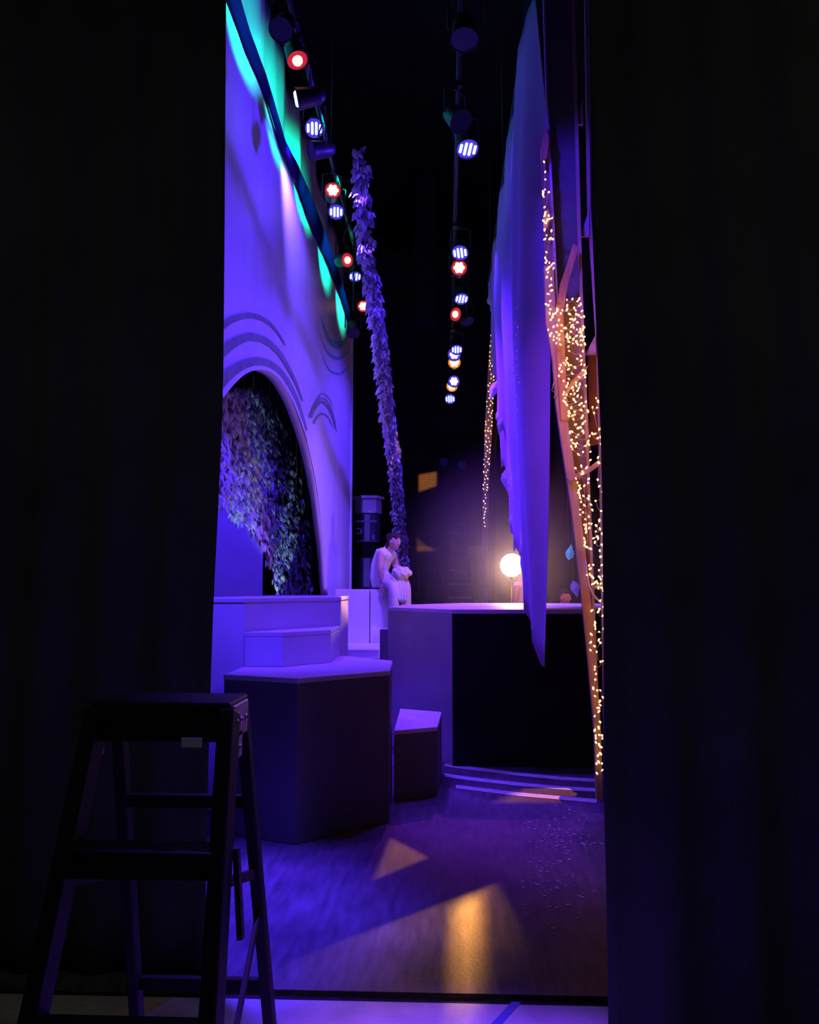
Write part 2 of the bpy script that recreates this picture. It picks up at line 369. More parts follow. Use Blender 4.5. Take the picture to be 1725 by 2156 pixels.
wing('black_wing_curtain', eL, YL, -1, 3.2, 0.0, 7.6, 'black wing curtain behind the stepladder, hanging left of the white scenery wall')
wing('black_wing_curtain', eR, YR, 1, 3.0, 0.0, 7.0, 'black wing curtain filling the right side, beside the fairy-lit timber flat')
drape('black_leg_curtain', [(-0.62, 16.2), (-0.12, 16.2)], 6.6, 10.0, black_cloth, 'narrow black leg curtain hanging high up between the two rows of stage lamps', 0.05, 0.3)
drape('black_leg_curtain', [(1.55, 14.6), (5.5, 14.6)], 0.0, 10.0, mat('brown_black_velour', (0.06, 0.045, 0.04), 0.95, 0.05, 0.3, 3), 'dark leg curtain upright behind the head of the crouching person', 0.06, 0.4)

# ------------------------------------------------------------------ upstage scenic wall with the arch
PA, PB = Vector((-1.87, 7.0, 0)), Vector((-1.54, 13.5, 0))
TD = (PB - PA).normalized(); NN = Vector((TD.y, -TD.x, 0))     # NN points to the stage
def onflat(px, py, off=0.0): return atP(px, py, PA + NN * off, NN)
def sz(p): return (p - PA).dot(TD), p.z
def SZ(s, z, off=0.0): return PA + TD * s + NN * off + Vector((0, 0, z))
s_end = sz(onflat(738, 900))[0]
top_px = [(470, -20), (500, 55), (545, 165), (585, 285), (620, 380), (650, 452), (690, 540), (712, 610), (735, 690), (738, 700)]
top = sorted(sz(onflat(*p)) for p in top_px)
top = [(-1.6, top[0][1] + .1)] + top
arch_px = [(469, 836), (490, 808), (515, 786), (545, 778), (570, 785), (592, 805), (615, 845), (632, 890), (645, 930), (658, 985), (668, 1040), (677, 1110), (684, 1170), (690, 1252)]
def smooth0(c, k=4):
    out = []
    for i in range(len(c) - 1):
        p0, p1, p2, p3 = c[max(0, i - 1)], c[i], c[i + 1], c[min(len(c) - 1, i + 2)]
        for j in range(k):
            t = j / k
            out.append(tuple(.5 * (2 * p1[a] + (p2[a] - p0[a]) * t + (2 * p0[a] - 5 * p1[a] + 4 * p2[a] - p3[a]) * t * t + (3 * p1[a] - p0[a] - 3 * p2[a] + p3[a]) * t ** 3) for a in (0, 1)))
    return out + [c[-1]]
arch = sorted(sz(onflat(*p)) for p in smooth0(arch_px))
# the hidden left leg of the arch mirrors the visible one
s_ap = 1.15
arch = [(-1.25, 1.2), (-1.0, 2.0), (-0.6, 2.65)] + arch
s_l, s_r = arch[0][0], arch[-1][0]
m = MB()
cols = sorted(set([-1.6, s_l, s_r, s_end] + [(-1.6 + (s_end + 1.6) * i / 110) for i in range(111)] + [a[0] for a in arch]))
rows = []
NZ = 16
def wob(s, z): return 0.008 * math.sin(s * 2.2 + z * .15) + 0.004 * noise.noise(Vector((s * 1.5, z * .3, 0)))
vs = {}
def vert(s, z):
    k = (round(s, 4), round(z, 4))
    if k not in vs: vs[k] = m.bm.verts.new(SZ(s, z, wob(s, z)))
    return vs[k]
for a, b in zip(cols, cols[1:]):
    mid = (a + b) / 2
    def bot(s): return interp(arch, s) if (s_l <= mid <= s_r) else 0.0
    for k in range(NZ):
        q = []
        for s, u in ((a, k / NZ), (b, k / NZ), (b, (k + 1) / NZ), (a, (k + 1) / NZ)):
            z0, z1 = bot(s), interp(top, s); q.append(vert(s, z0 + (z1 - z0) * u))
        if len(set(q)) == 4:
            f = m.bm.faces.new(q); f.smooth = True
def band(pxs_a, pxs_b, mi):
    """painted stripe between two traced curves"""
    n = 28
    def resample(c):
        P = [onflat(*p) for p in c]; out = []
        L_ = [0]
        for u, v in zip(P, P[1:]): L_.append(L_[-1] + (v - u).length)
        for i in range(n + 1):
            t = L_[-1] * i / n
            for j in range(len(P) - 1):
                if t <= L_[j + 1] + 1e-9:
                    out.append(P[j].lerp(P[j + 1], (t - L_[j]) / max(1e-9, L_[j + 1] - L_[j]))); break
        return out
    for off in (0,):
        ra, rb = resample(pxs_a), resample(pxs_b)
        V = []
        for p, q in zip(ra, rb):
            row = []
            for t in (0, .5, 1):
                s, z = sz(p.lerp(q, t)); row.append(m.bm.verts.new(SZ(s, z, wob(s, z) + 0.012)))
            V.append(row)
        for a, b in zip(V, V[1:]):
            for i in range(2):
                f = m.bm.faces.new((a[i], a[i + 1], b[i + 1], b[i])); f.material_index = mi; f.smooth = True
def thick(curve, w0, w1=None):
    w1 = w0 if w1 is None else w1; n = len(curve); out = []
    for i, (x_, y_) in enumerate(curve):
        a = curve[max(0, i - 1)]; b = curve[min(n - 1, i + 1)]; dx, dy = b[0] - a[0], b[1] - a[1]; l = math.hypot(dx, dy)
        ww = w0 + (w1 - w0) * i / (n - 1); out.append((x_ + dy / l * ww, y_ - dx / l * ww))
    return out
def smooth(c, k=5):
    out = []
    for i in range(len(c) - 1):
        p0, p1, p2, p3 = c[max(0, i - 1)], c[i], c[i + 1], c[min(len(c) - 1, i + 2)]
        for j in range(k):
            t = j / k
            out.append(tuple(.5 * (2 * p1[a] + (p2[a] - p0[a]) * t + (2 * p0[a] - 5 * p1[a] + 4 * p2[a] - p3[a]) * t * t + (3 * p1[a] - p0[a] - 3 * p2[a] + p3[a]) * t ** 3) for a in (0, 1)))
    return out + [c[-1]]
edge = smooth(arch_px[:9])
band(edge, thick(edge, 12, 2), 3)                                    # pale edge
e2 = thick(edge[:38], 12, 3); band(e2, thick(e2, 26, 4), 1)
b2 = [(470, 752), (490, 733), (515, 719), (535, 718), (560, 726), (585, 748), (605, 778), (622, 812), (634, 845)]; b2 = smooth(b2); band(b2, thick(b2, 23, 2), 1)
b3 = [(471, 692), (490, 678), (515, 670), (540, 672), (565, 684), (585, 705), (600, 728)]; b3 = smooth(b3); band(b3, thick(b3, 16, 2), 1)
for c, w_ in (([(656, 862), (664, 848), (678, 840), (690, 848), (700, 868), (706, 892)], 3.5), ([(655, 880), (662, 862), (676, 849), (690, 860), (700, 880), (708, 908)], 9), ([(660, 892), (668, 878), (680, 873), (692, 882), (702, 902)], 5), ([(662, 850), (674, 832), (684, 832), (694, 842), (700, 856)], 2.5)):
    c = smooth(c); band(c, thick(c, w_, 1), 1)
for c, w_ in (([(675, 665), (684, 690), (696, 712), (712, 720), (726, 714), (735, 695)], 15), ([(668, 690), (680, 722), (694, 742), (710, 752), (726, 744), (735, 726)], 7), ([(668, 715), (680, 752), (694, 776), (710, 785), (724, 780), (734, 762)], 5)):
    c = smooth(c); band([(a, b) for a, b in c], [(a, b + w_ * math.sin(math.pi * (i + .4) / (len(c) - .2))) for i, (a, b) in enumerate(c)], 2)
sw = empty('scenery_flat', SZ(0, 0), 'tall white scenery wall with an arched opening, washed in blue light', 'scenery')
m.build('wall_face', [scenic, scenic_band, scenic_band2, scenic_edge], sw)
# reveal of the arch and the end post
m = MB(); rows = [[], []]
for s, z in arch:
    rows[0].append(SZ(s, z, 0.0)); rows[1].append(SZ(s, z, -0.10))
m.grid(rows); m.build('arch_reveal', scenic, sw, solid=0.01)
m = MB(); ze = top[-1][1]
m.prism([SZ(s_end - .01, 0, .03), SZ(s_end + .07, 0, .03), SZ(s_end + .07, 0, -.10), SZ(s_end - .01, 0, -.10)], (0, 0, ze)); m.build('end_post', scenic, sw)
# dark roll along the wall's top edge, standing in for a band of shade
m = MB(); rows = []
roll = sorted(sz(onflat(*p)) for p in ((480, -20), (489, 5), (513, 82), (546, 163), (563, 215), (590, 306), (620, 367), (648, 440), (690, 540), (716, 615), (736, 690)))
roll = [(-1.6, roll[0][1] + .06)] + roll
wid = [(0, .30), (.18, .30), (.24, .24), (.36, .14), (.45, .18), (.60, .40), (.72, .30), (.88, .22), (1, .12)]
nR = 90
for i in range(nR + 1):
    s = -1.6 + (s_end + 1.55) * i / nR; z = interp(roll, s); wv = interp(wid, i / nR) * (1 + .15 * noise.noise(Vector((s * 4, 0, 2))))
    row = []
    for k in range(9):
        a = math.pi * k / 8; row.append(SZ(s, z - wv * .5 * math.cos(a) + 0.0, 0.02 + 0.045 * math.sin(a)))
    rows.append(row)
m.grid(rows); m.build('top_shade_band', shade_navy, sw, solid=0.01)

# bright backcloth above and behind the wall
m = MB(); rows = []
ct = sorted(sz(atP(px, py, PA - NN * .14, NN)) for px, py in ((566, -20), (577, 60), (592, 110), (616, 190), (646, 275), (668, 350), (685, 430), (702, 480), (718, 540), (732, 620), (738, 690)))
ct = [(-1.6, ct[0][1] + 0.2)] + ct
for i in range(100):
    s = -1.6 + (s_end + 1.6) * i / 99; z1 = interp(ct, s) + 0.02 * noise.noise(Vector((s * 6, 1, 0))); z0 = min(interp(top, s) - 0.35, z1 - .05)
    rows.append([SZ(s, z0 + (z1 - z0) * k / 8, -0.14 + 0.04 * math.sin(s * 7) + .02 * math.sin(s * 17 + k * .5)) for k in range(9)])
m.grid(rows); tag(m.build('backcloth', scenic, solid=0.006), 'bright turquoise-lit backcloth showing above the dark shade band of the scenery wall', 'backdrop')

# things seen through the arch
UW = 12.6
m = MB(); m.prism([atZ(400, 1300, .0).normalized() * 0 + Vector((atY(380, 1200, UW).x, UW, 0)), Vector((atY(553, 1200, UW).x, UW, 0)), Vector((atY(553, 1200, UW).x, UW + .06, 0)), Vector((atY(380, 1200, UW).x, UW + .06, 0))], (0, 0, 4.2))
tag(m.build('upstage_panel', white_paint), 'plain white panel seen low through the arch behind the leaf curtain', 'scenery')
def leaf(m, c, size, nrm, roll_, mi=0):
    nrm = Vector(nrm).normalized(); u = nrm.orthogonal().normalized(); v = nrm.cross(u)
    a = Vector((0, 0, -1)); a = (a - nrm * a.dot(nrm))
    a = a.normalized() if a.length > 1e-4 else u
    b = nrm.cross(a); ca, sa = math.cos(roll_), math.sin(roll_); a, b = a * ca + b * sa, b * ca - a * sa
    out = [(0, 0), (.25, .26), (.48, .31), (.75, .17), (1.08, 0), (.75, -.17), (.48, -.31), (.25, -.26)]
    mid = m.bm.verts.new(c + a * size * .5 + nrm * size * .12)
    V = [m.bm.verts.new(c + a * size * p + b * size * q * .9) for p, q in out]
    for i in range(8):
        f = m.bm.faces.new((mid, V[i], V[(i + 1) % 8])); f.material_index = mi
def inside(p, poly):
    r = False; x_, y_ = p
    for (ax, ay), (bx, by) in zip(poly, poly[1:] + poly[:1]):
        if (ay > y_) != (by > y_) and x_ < (bx - ax) * (y_ - ay) / (by - ay) + ax: r = not r
    return r
LP = PA - NN * 0.85
lp = [(440, 840), (500, 815), (552, 815), (600, 890), (635, 1010), (655, 1150), (660, 1275), (592, 1275), (572, 1200), (545, 1128), (500, 1090), (455, 1050), (430, 1030)]
m = MB()
cnt = 0
while cnt < 2600:
    px, py = random.uniform(425, 665), random.uniform(810, 1275)
    if not inside((px, py), lp): continue
    p = atP(px, py, LP + NN * random.uniform(-.12, .12), NN)
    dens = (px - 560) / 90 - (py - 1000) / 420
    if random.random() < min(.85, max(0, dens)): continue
    leaf(m, p, random.uniform(.07, .14), NN + Vector((random.uniform(-.6, .6), random.uniform(-1.1, .1), random.uniform(-.3, .7))), random.uniform(-.6, .6), 1 if random.random() < .12 + max(0, dens) * .5 else 0); cnt += 1  # dark leaves thicken up and right, imitating the fading light
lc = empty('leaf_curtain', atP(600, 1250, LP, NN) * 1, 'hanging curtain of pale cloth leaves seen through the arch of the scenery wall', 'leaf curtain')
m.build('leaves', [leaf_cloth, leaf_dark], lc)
m = MB()
for k in range(14):
    s0 = 2.0 + k * .42; p0 = LP + TD * s0
    zt = 10.0; zb = max(1.0, 3.0 - k * .2); m.tube([p0 + Vector((0, 0, zt)), p0 + Vector((0, 0, zb))], .006, 5)
m.build('hanging_cords', cable_dark, lc)

# ------------------------------------------------------------------ hex platforms
def prism_obj(name, pts, z0, z1, mats, parent, top_ov=0.0, bevel=0.006):
    """mats: sides, top  (pts in plan, any order round)"""
    m = MB(); n = len(pts)
    a = [m.bm.verts.new((p[0], p[1], z0)) for p in pts]; b = [m.bm.verts.new((p[0], p[1], z1)) for p in pts]
    m.bm.faces.new(a[::-1]); f = m.bm.faces.new(b); f.material_index = 1
    for i in range(n):
        f = m.bm.faces.new((a[i], a[(i + 1) % n], b[(i + 1) % n], b[i]))
    return m.build(name, mats, parent, bevel=bevel)
def platform(name, label, pts, z0, z1, sides, tops, lid=0.03):
    c = sum((Vector((p[0], p[1], 0)) for p in pts), Vector()) / len(pts); c.z = z0
    e = empty(name, c, label, 'platform')
    prism_obj('body', pts, z0, z1 - lid, [sides, sides], e)
    cx, cy = c.x, c.y
    prism_obj('top_board', [(p[0] + (p[0] - cx) * .006, p[1] + (p[1] - cy) * .006) for p in pts], z1 - lid, z1, [tops, tops], e, bevel=0.004)
    return e
P2 = lambda px, py, z: tuple(atZ(px, py, z))[:2]
# middle hexagonal block
zM = 0.916
mid = [P2(472, 1420, zM), P2(627, 1428, zM), P2(820, 1412, zM), P2(826, 1391, zM), (-0.72, 6.30), (-0.795, 6.335), (-1.31, 5.435)]
dark_sides = mat('dark_ply', (0.16, 0.16, 0.17), 0.65, 0.2, 0.10, 3, 0.06, 25)  # darker than the other platform sides
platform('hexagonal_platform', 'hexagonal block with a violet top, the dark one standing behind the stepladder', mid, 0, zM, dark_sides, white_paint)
# low block at its right
zLo = 0.47
low = [(-0.349, atZ(828, 1538, zLo).y), P2(921, 1530, zLo), P2(930, 1499, zLo), (-0.362, atZ(835, 1492, zLo).y)]
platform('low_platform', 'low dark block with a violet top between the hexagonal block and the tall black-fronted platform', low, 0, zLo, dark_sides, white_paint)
# left stair: lower tread and upper landing
zS, zU = 1.14, 1.36
tread = [P2(510, 1331, zS), P2(596, 1331, zS), P2(697, 1326, zS), P2(708, 1320, zS), (-0.86, 6.45), (-1.2, 6.0)]
tr_in = tread
up = [(-1.72, 5.42), (tread[0][0], 5.46), (-0.80, 6.36), (-0.845, 7.25), (-1.05, 7.9), (-1.66, 7.9)]
landing = platform('stepped_landing', 'high white landing running along the foot of the scenery wall', up, 0, zU, white_paint, white_paint)
t0 = Vector((*tread[0], 0)); t3 = Vector((*tread[3], 0))
tr = [(tread[0][0] + .012, tread[0][1] + .02), tread[1], tread[2], tread[3], (-0.80, 6.32), (tread[0][0] + .02, 5.435)]
platform('step_block', 'angular half-height step standing on the hexagonal block against the landing', tr, zM, zS, white_paint, white_paint)
# tall right platform
zT = 1.254
c0 = P2(817, 1278, zT); c1 = P2(952, 1283, zT)
tall = [c0, c1, (1.5, c1[1] + 0.01), (1.95, 8.0), (1.75, 9.7), (0.2, 9.9), (-0.42, 8.9)]
e = empty('tall_platform', (0.6, 8.0, 0), 'tall platform with a black front and a glowing pink top, below the bright lamp', 'platform')
m = MB(); a = [m.bm.verts.new((*p, 0)) for p in tall]; b = [m.bm.verts.new((*p, zT - .035)) for p in tall]; n = len(tall)
m.bm.faces.new(a[::-1]); m.bm.faces.new(b)
for i in range(n):
    f = m.bm.faces.new((a[i], a[(i + 1) % n], b[(i + 1) % n], b[i])); f.material_index = 1 if i in (1, 2) else 0
m.build('body', [side_paint, front_black], e, bevel=0.006)
prism_obj('top_board', tall, zT - .035, zT, [white_paint, white_paint], e, bevel=0.004)
# far box with the sitter, and small steps in front of it
YF = 11.4
xa, xb, xc = atY(706, 1240, YF).x, atY(779, 1240, YF).x, atY(826, 1240, YF).x
zF = 1.415
e = empty('seat_platform', ((xa + xc) / 2, YF + .7, 0), 'bright violet-blue platform with a seam, where the person in white sits', 'platform')
m = MB(); m.prism([(xa, YF, 0), (xb - .006, YF, 0), (xb - .006, YF + 1.5, 0), (xa + .10, YF + 1.5, 0)], (0, 0, zF)); m.build('body', white_paint, e, bevel=.006)
m = MB(); m.prism([(xb + .006, YF, 0), (xc, YF, 0), (xc, YF + 1.5, 0), (xb + .006, YF + 1.5, 0)], (0, 0, zF)); m.build('body', white_paint, e, bevel=.006)
zs1 = 0.69
x0_, x1_ = atZ(725, 1368, zs1).x - .35, atZ(799, 1368, zs1).x
ys = atZ(760, 1368, zs1).y
m = MB(); m.prism([(x0_, ys, 0), (x1_, ys, 0), (x1_, YF - .01, 0), (x0_, YF - .01, 0)], (0, 0, zs1)); tag(m.build('far_step', white_paint, bevel=.005), 'pink-lit step at the foot of the bright violet platform', 'step')
zs2 = 0.60; ys2 = atZ(760, 1385, zs2).y
m = MB(); m.prism([(x0_, ys2, zs2 - .04), (x1_ + .35, ys2, zs2 - .04), (x1_ + .35, ys - .005, zs2 - .04), (x0_, ys - .005, zs2 - .04)], (0, 0, .04))
for xx in (x0_ + .1, x1_ + .2): m.box((xx, (ys + ys2) / 2, (zs2 - .04) / 2), (.06, .03, zs2 - .04))
tag(m.build('step_board', white_paint, bevel=.004), 'thin pale blue-edged board in front of the pink-lit step', 'step')
yb = 9.0; m = MB(); xq0, xq1 = atY(800, 1330, yb).x, atY(830, 1330, yb).x; zq = atY(800, 1325, yb).z
m.prism([(xq0, yb, 0), (xq1, yb, 0), (xq1, yb + .4, 0), (xq0, yb + .4, 0)], (0, 0, zq)); tag(m.build('side_block', side_paint, bevel=.005), 'small grey-blue block tucked against the left side of the tall platform', 'platform')

# ------------------------------------------------------------------ floor marks
def tape_arc(pxs, wpx, label):
    m = MB(); rows = [[], [], [], []]
    n = 40
    for i in range(n + 1):
        t = i / n * (len(pxs) - 1); j = min(int(t), len(pxs) - 2); u = t - j
        px = pxs[j][0] + (pxs[j + 1][0] - pxs[j][0]) * u; py = pxs[j][1] + (pxs[j + 1][1] - pxs[j][1]) * u
        a, b = atZ(px, py, .003), atZ(px, py + wpx, .003)
        rows[0].append(Vector((a.x, a.y, .0005))); rows[1].append(a); rows[2].append(b); rows[3].append(Vector((b.x, b.y, .0005)))
    m.grid(rows, smooth=False); return tag(m.build('floor_tape', tape), label, 'tape', 'curved tape lines on the stage floor')
tape_arc([(936, 1605), (955, 1609), (1000, 1615), (1090, 1626), (1180, 1635), (1262, 1640)], 6.5, 'curved white tape line on the floor, the one closest to the tall platform')
tape_arc([(936, 1628), (955, 1631), (1000, 1637), (1090, 1647), (1180, 1655), (1262, 1660)], 7, 'curved white tape line on the floor, between the other two')
tape_arc([(960, 1652), (1000, 1657), (1090, 1668), (1180, 1676), (1257, 1682)], 7.5, 'curved white tape line on the floor, the one farthest from the tall platform')
m = MB(); a, b, c, d = A(622, 1768), A(634, 1771), A(648, 1768), A(634, 1774)
m.prism([Vector((p.x, p.y - .01, .0005)) for p in (a, b, c, d)], (0, 0, .002)); tag(m.build('corner_tape', tape), 'tiny white tape mark on the floor at the corner of the hexagonal block', 'tape')
m = MB(); a, b, c, d = [atZ(px, py, -.004) for px, py in ((1078, 2110), (1098, 2110), (1045, 2170), (1022, 2170))]
m.prism([Vector((p.x, p.y, -.0045)) for p in (a, b, c, d)], (0, 0, .002)); tag(m.build('blue_tape', mat('blue_tape', (.12, .12, .5), .5, .3, .1, 10)), 'short blue tape strip on the pale concrete apron', 'tape')
m = MB()
for i in range(190):
    if i < 120: px, py = random.gauss(1190, 45), random.gauss(1760, 34)
    else: px, py = random.gauss(1165, 40), random.gauss(1860, 40)
    if px > 1275 or py < 1690: continue
    p = A(px, py); r_ = random.uniform(.004, .012); a0 = random.random() * 6
    m.prism([Vector((p.x + r_ * math.cos(a0 + k * 1.57), p.y + r_ * math.sin(a0 + k * 1.57) * .7, .001)) for k in range(4)], (0, 0, .002))
tag(m.build('paper_scraps', paper), 'scatter of tiny white paper scraps on the floor by the fairy-lit flat', 'paper scraps', kind='stuff')

# ------------------------------------------------------------------ stepladder in the foreground
def stepladder():
    OX, OY = -0.640, 1.93; H = 1.165
    e = empty('stepladder', (OX, OY, 0), 'black stepladder standing open in the dark in front of the wing curtain', 'ladder')
    P = lambda x_, y_, z: Vector((OX + x_, OY + y_, z))
    def front(sx, z): t = 1 - z / H; return P(sx * (0.150 + 0.055 * t), -0.03 - 0.40 * t, z)
    def rear(sx, z): t = 1 - z / H; return P(sx * (0.150 + 0.035 * t), 0.07 + 0.36 * t, z)
    for sx in (-1, 1):
        m = MB(); m.bar(front(sx, 0), front(sx, H - .02), 0.035, 0.07, (0, 1, 0)); m.build('front_rail', ladder_black, e, bevel=.004)
        m = MB(); m.bar(rear(sx, 0), rear(sx, H - .02), 0.028, 0.04, (0, 1, 0)); m.build('rear_rail', ladder_black, e, bevel=.004)
        m = MB(); z = .80; m.bar(front(sx, z) + Vector((0, .03, 0)), rear(sx, z - .09), 0.012, 0.022); m.build('spreader', ladder_black, e)
    m = MB(); m.box(P(0, 0.02, H - .012), (0.32, 0.17, 0.03)); m.box(P(0, -.06, H - .05), (.32, .012, .07)); m.build('top_cap', ladder_black, e, bevel=.008)
    for sx in (-1, 1):
        m = MB(); m.box(P(sx * .163, .015, H - .045), (.006, .13, .075)); m.box(P(sx * .163, 0.0, H - .10), (.006, .06, .06))
        b_ = m.build('hinge_bracket', chrome_bracket, e, bevel=.002); b_['label'] = 'worn steel hinge bracket'
        for (dy, dz) in ((-.03, -.045), (.01, -.045), (.055, -.045), (0, -.105)):
            m = MB(); m.ball(P(sx * .168, dy, H + dz), .007, 8, 6, sc=(.6, 1, 1)); m.build('rivet', steel, b_).location = (0, 0, 0)
    for z in (0.865, 0.555, 0.25):
        t = 1 - z / H; yy = -0.03 - 0.40 * t; hw = 0.150 + 0.055 * t - .01
        m = MB(); m.box(P(0, yy, z), (2 * hw, .085, .022)); m.box(P(0, yy - .04, z - .02), (2 * hw, .006, .05))
        m.build('step', ladder_black, e, bevel=.004)
    for z in (0.9, 0.40):
        m = MB(); m.bar(rear(-1, z), rear(1, z), .02, .03); m.build('rear_crossbar', ladder_black, e)
    m = MB(); m.bar(rear(1, .62), rear(1, .62) * 0 + front(1, .33) + Vector((.0, .05, 0)), .010, .022); m.build('side_strut', ladder_black, e)
    m = MB(); m.bar(front(1, 0.86) + Vector((.02, .05, 0)), front(1, .68) + Vector((.03, .09, 0)), .012, .022); m.build('hanging_strap', black_cloth, e)
    m = MB(); p = front(1, 1.085) + Vector((-.07, -.037, 0)); m.box(p, (.045, .002, .02)); s_ = m.build('sticker', white_paint, e); s_['label'] = 'small pale sticker'
stepladder()

# ------------------------------------------------------------------ lighting pipes and lamps
PXL, PXC = -1.28, 0.14
def pipe(x_, y0, y1, z, label):
    m = MB(); m.tube([(x_, y0, z), (x_, (y0 + y1) / 2, z - .02), (x_, y1, z)], .025, 10)
    o = m.build('lighting_pipe', black_metal); tag(o, label, 'pipe')
    y = y0 + .8
    while y < y1:
        m = MB(); m.tube([(x_, y, z + .02), (x_, y, 9.998)], .004, 4); m.build('suspension_wire', black_metal, o).location = (0, 0, 0); y += 3.0
pipe(PXL, 5.2, 15.6, 6.32, 'black lighting pipe running along the top of the scenery wall')
pipe(PXC, 4.6, 19.6, 5.98, 'black lighting pipe running back over the middle of the stage')
def lamp(p, pipe_x, pipe_z, aim, style, label, r=0.095, length=0.24):
    p = Vector(p); aim = Vector(aim).normalized()
    e = empty('stage_lamp', p, label, 'stage light', 'stage lamps on the overhead pipes')
    M = Matrix.Translation(p) @ aim.to_track_quat('Z', 'Y').to_matrix().to_4x4()
    m = MB(); m.lathe([(r * .45, -length), (r * .8, -length * .8), (r * .9, -length * .3), (r, 0), (r * 1.04, .012), (r * .98, .012), (r * .96, -.004)], 18, M); m.build('can', black_metal, e)
    F = lambda x_, y_, z: M @ Vector((x_, y_, z))
    m = MB(); hot = None
    m.lathe([(r * .95, -.002), (r * .95, .004)], 18, M)
    if style == 'blue':
        ln = m.build('lens', LED_FACE, e); m = MB()
        for i in range(4):
            q_ = .62 if i in (1, 2) else .42
            m.tube([F((i - 1.5) * r * .42, t_ * r * q_, .008) for t_ in (-1, -.9, .9, 1)], [r * .05, r * .13, r * .13, r * .05], 8)
        h = m.build('led_cluster', LED_DOT, ln)
    elif style == 'dim':
        ln = m.build('lens', DIM_FACE, e); h = None
    elif style in ('red', 'redslit', 'warm', 'pink', 'cyan'):
        face = {'red': RED_FACE, 'redslit': RED_FACE, 'warm': WARM_FACE, 'pink': LED_FACE, 'cyan': CYAN_FACE}[style]
        hotm = {'red': RED_HOT, 'redslit': RED_HOT, 'warm': WARM_HOT, 'pink': RED_HOT, 'cyan': LED_DOT}[style]
        ln = m.build('lens', face, e); m = MB()
        if style == 'redslit':
            m.ball(F(0, 0, .008), r * .5, 10, 8, sc=(1, 1, 1))
        else:
            for k in range(7):
                a = k * math.pi * 2 / 6; q = (0, 0) if k == 6 else (math.cos(a) * r * .45, math.sin(a) * r * .45)
                m.ball(F(q[0], q[1], .008), r * .27, 10, 8)
        h = m.build('led_cluster', hotm, ln)
    else:
        ln = m.build('lens', black_metal, e); h = None
    if h is not None: h.location = (0, 0, 0)
    m = MB(); s_ = aim.cross(Vector((0, 0, 1)))
    s_ = s_.normalized() if s_.length > .05 else Vector((1, 0, 0))
    c = p - aim * length * .45; q = c + s_ * (r + .015); w_ = c - s_ * (r + .015); hz = max(c.z + r + .05, min(pipe_z - .05, c.z + .26))
    m.tube([q, Vector((q.x, q.y, hz - .03)), Vector((c.x, c.y, hz)), Vector((w_.x, w_.y, hz - .03)), w_], .009, 6); m.build('yoke', black_metal, e)
    m = MB(); m.tube([(c.x, c.y, hz - .01), (pipe_x, c.y, max(hz + .02, pipe_z - .03))], .012, 6); m.build('drop_arm', black_metal, e); m = MB(); m.box((pipe_x, c.y, pipe_z - .045), (.06, .05, .05)); m.build('clamp', black_metal, e)
    return e
TO = (0.12, -0.95, -0.32)
LL = [  # px, py, style, aim, label
    (592, 62, 'dim', (-.1, -.6, -.75), 'dim violet stage lamp near the top of the picture, beside the turquoise backcloth'),
    (626, 126, 'redslit', (.3, -.3, -.9), 'red-lit stage lamp beside the turquoise backcloth, above every blue one on its pipe'),
    (628, 208, 'cyan', (-.95, -.1, -.2), 'stage lamp turned to the backcloth with a pale turquoise rim'),
    (662, 270, 'blue', (.1, -.75, -.65), 'blue stage lamp with four bright rows of diodes beside the backcloth'),
    (657, 318, 'dim', (-.8, -.4, -.3), 'dim stage lamp just under the lamp with four bright diode rows'),
    (701, 401, 'red', (.2, -.95, -.05), 'brightest red stage lamp beside the scenery wall, above a small blue one'),
    (708, 446, 'blue', (.1, -.7, -.75), 'blue stage lamp right under the bright red one by the scenery wall'),
    (731, 548, 'redslit', (.55, -.6, -.2), 'small red slit of a stage lamp by the dark shade band of the scenery wall'),
    (748, 582, 'blue', (.1, -.5, -.85), 'small blue stage lamp between the red slit lamp and the orange lamp by the wall'),
    (765, 645, 'red', (.05, -1, -.08), 'round orange-white stage lamp nearest the leaf garland'),
    (744, 700, 'off', (.1, -.6, -.8), 'unlit stage lamp hanging at the top corner of the scenery wall'),
]
for px, py, st, aim, lb in LL: lamp(atX(px, py, PXL + .0), PXL, 6.32, aim, st, lb)
LC = [
    (978, 82, 'dim', (0, -.3, -.95), 'dim violet stage lamp over the middle of the stage, topmost of its row'),
    (970, 256, 'off', (.4, -.5, -.7), 'unlit stage lamp with a red glint, above the large blue lamp in the middle row'),
    (985, 313, 'blue', (.1, -.45, -.9), 'large blue stage lamp alone in the black above the middle row'),
    (969, 532, 'blue', (-.1, -.6, -.75), 'blue stage lamp directly above the round red-white one in the middle row'),
    (967, 564, 'red', (0, -1, -.1), 'round red-white stage lamp, the brightest red one over the middle of the stage'),
    (972, 629, 'blue', (.1, -.5, -.8), 'blue stage lamp under the round red-white one in the middle row'),
    (960, 662, 'redslit', (-.6, -.8, -.1), 'narrow red stage lamp in the middle row beside a dim violet one'),
    (984, 676, 'dim', (.2, -.4, -.9), 'dim violet stage lamp beside the narrow red one in the middle row'),
    (962, 736, 'blue', (0, -.6, -.7), 'blue stage lamp touching the pink-white one below it in the middle row'),
    (957, 746, 'pink', (-.1, -1, -.2), 'pink-white stage lamp squeezed between a blue and a warm round lamp'),
    (957, 763, 'warm', (0, -1, -.05), 'warm yellow round stage lamp right under the pink-white one'),
    (956, 803, 'pink', (.2, -1, -.2), 'small pink stage lamp just above the lower warm lamp in the middle row'),
    (952, 813, 'warm', (-.1, -1, -.3), 'warm half-round stage lamp, second warm one down the middle row'),
    (948, 840, 'blue', (-.1, -.8, -.5), 'tiny blue stage lamp, lowest lit one of the middle row'),
]
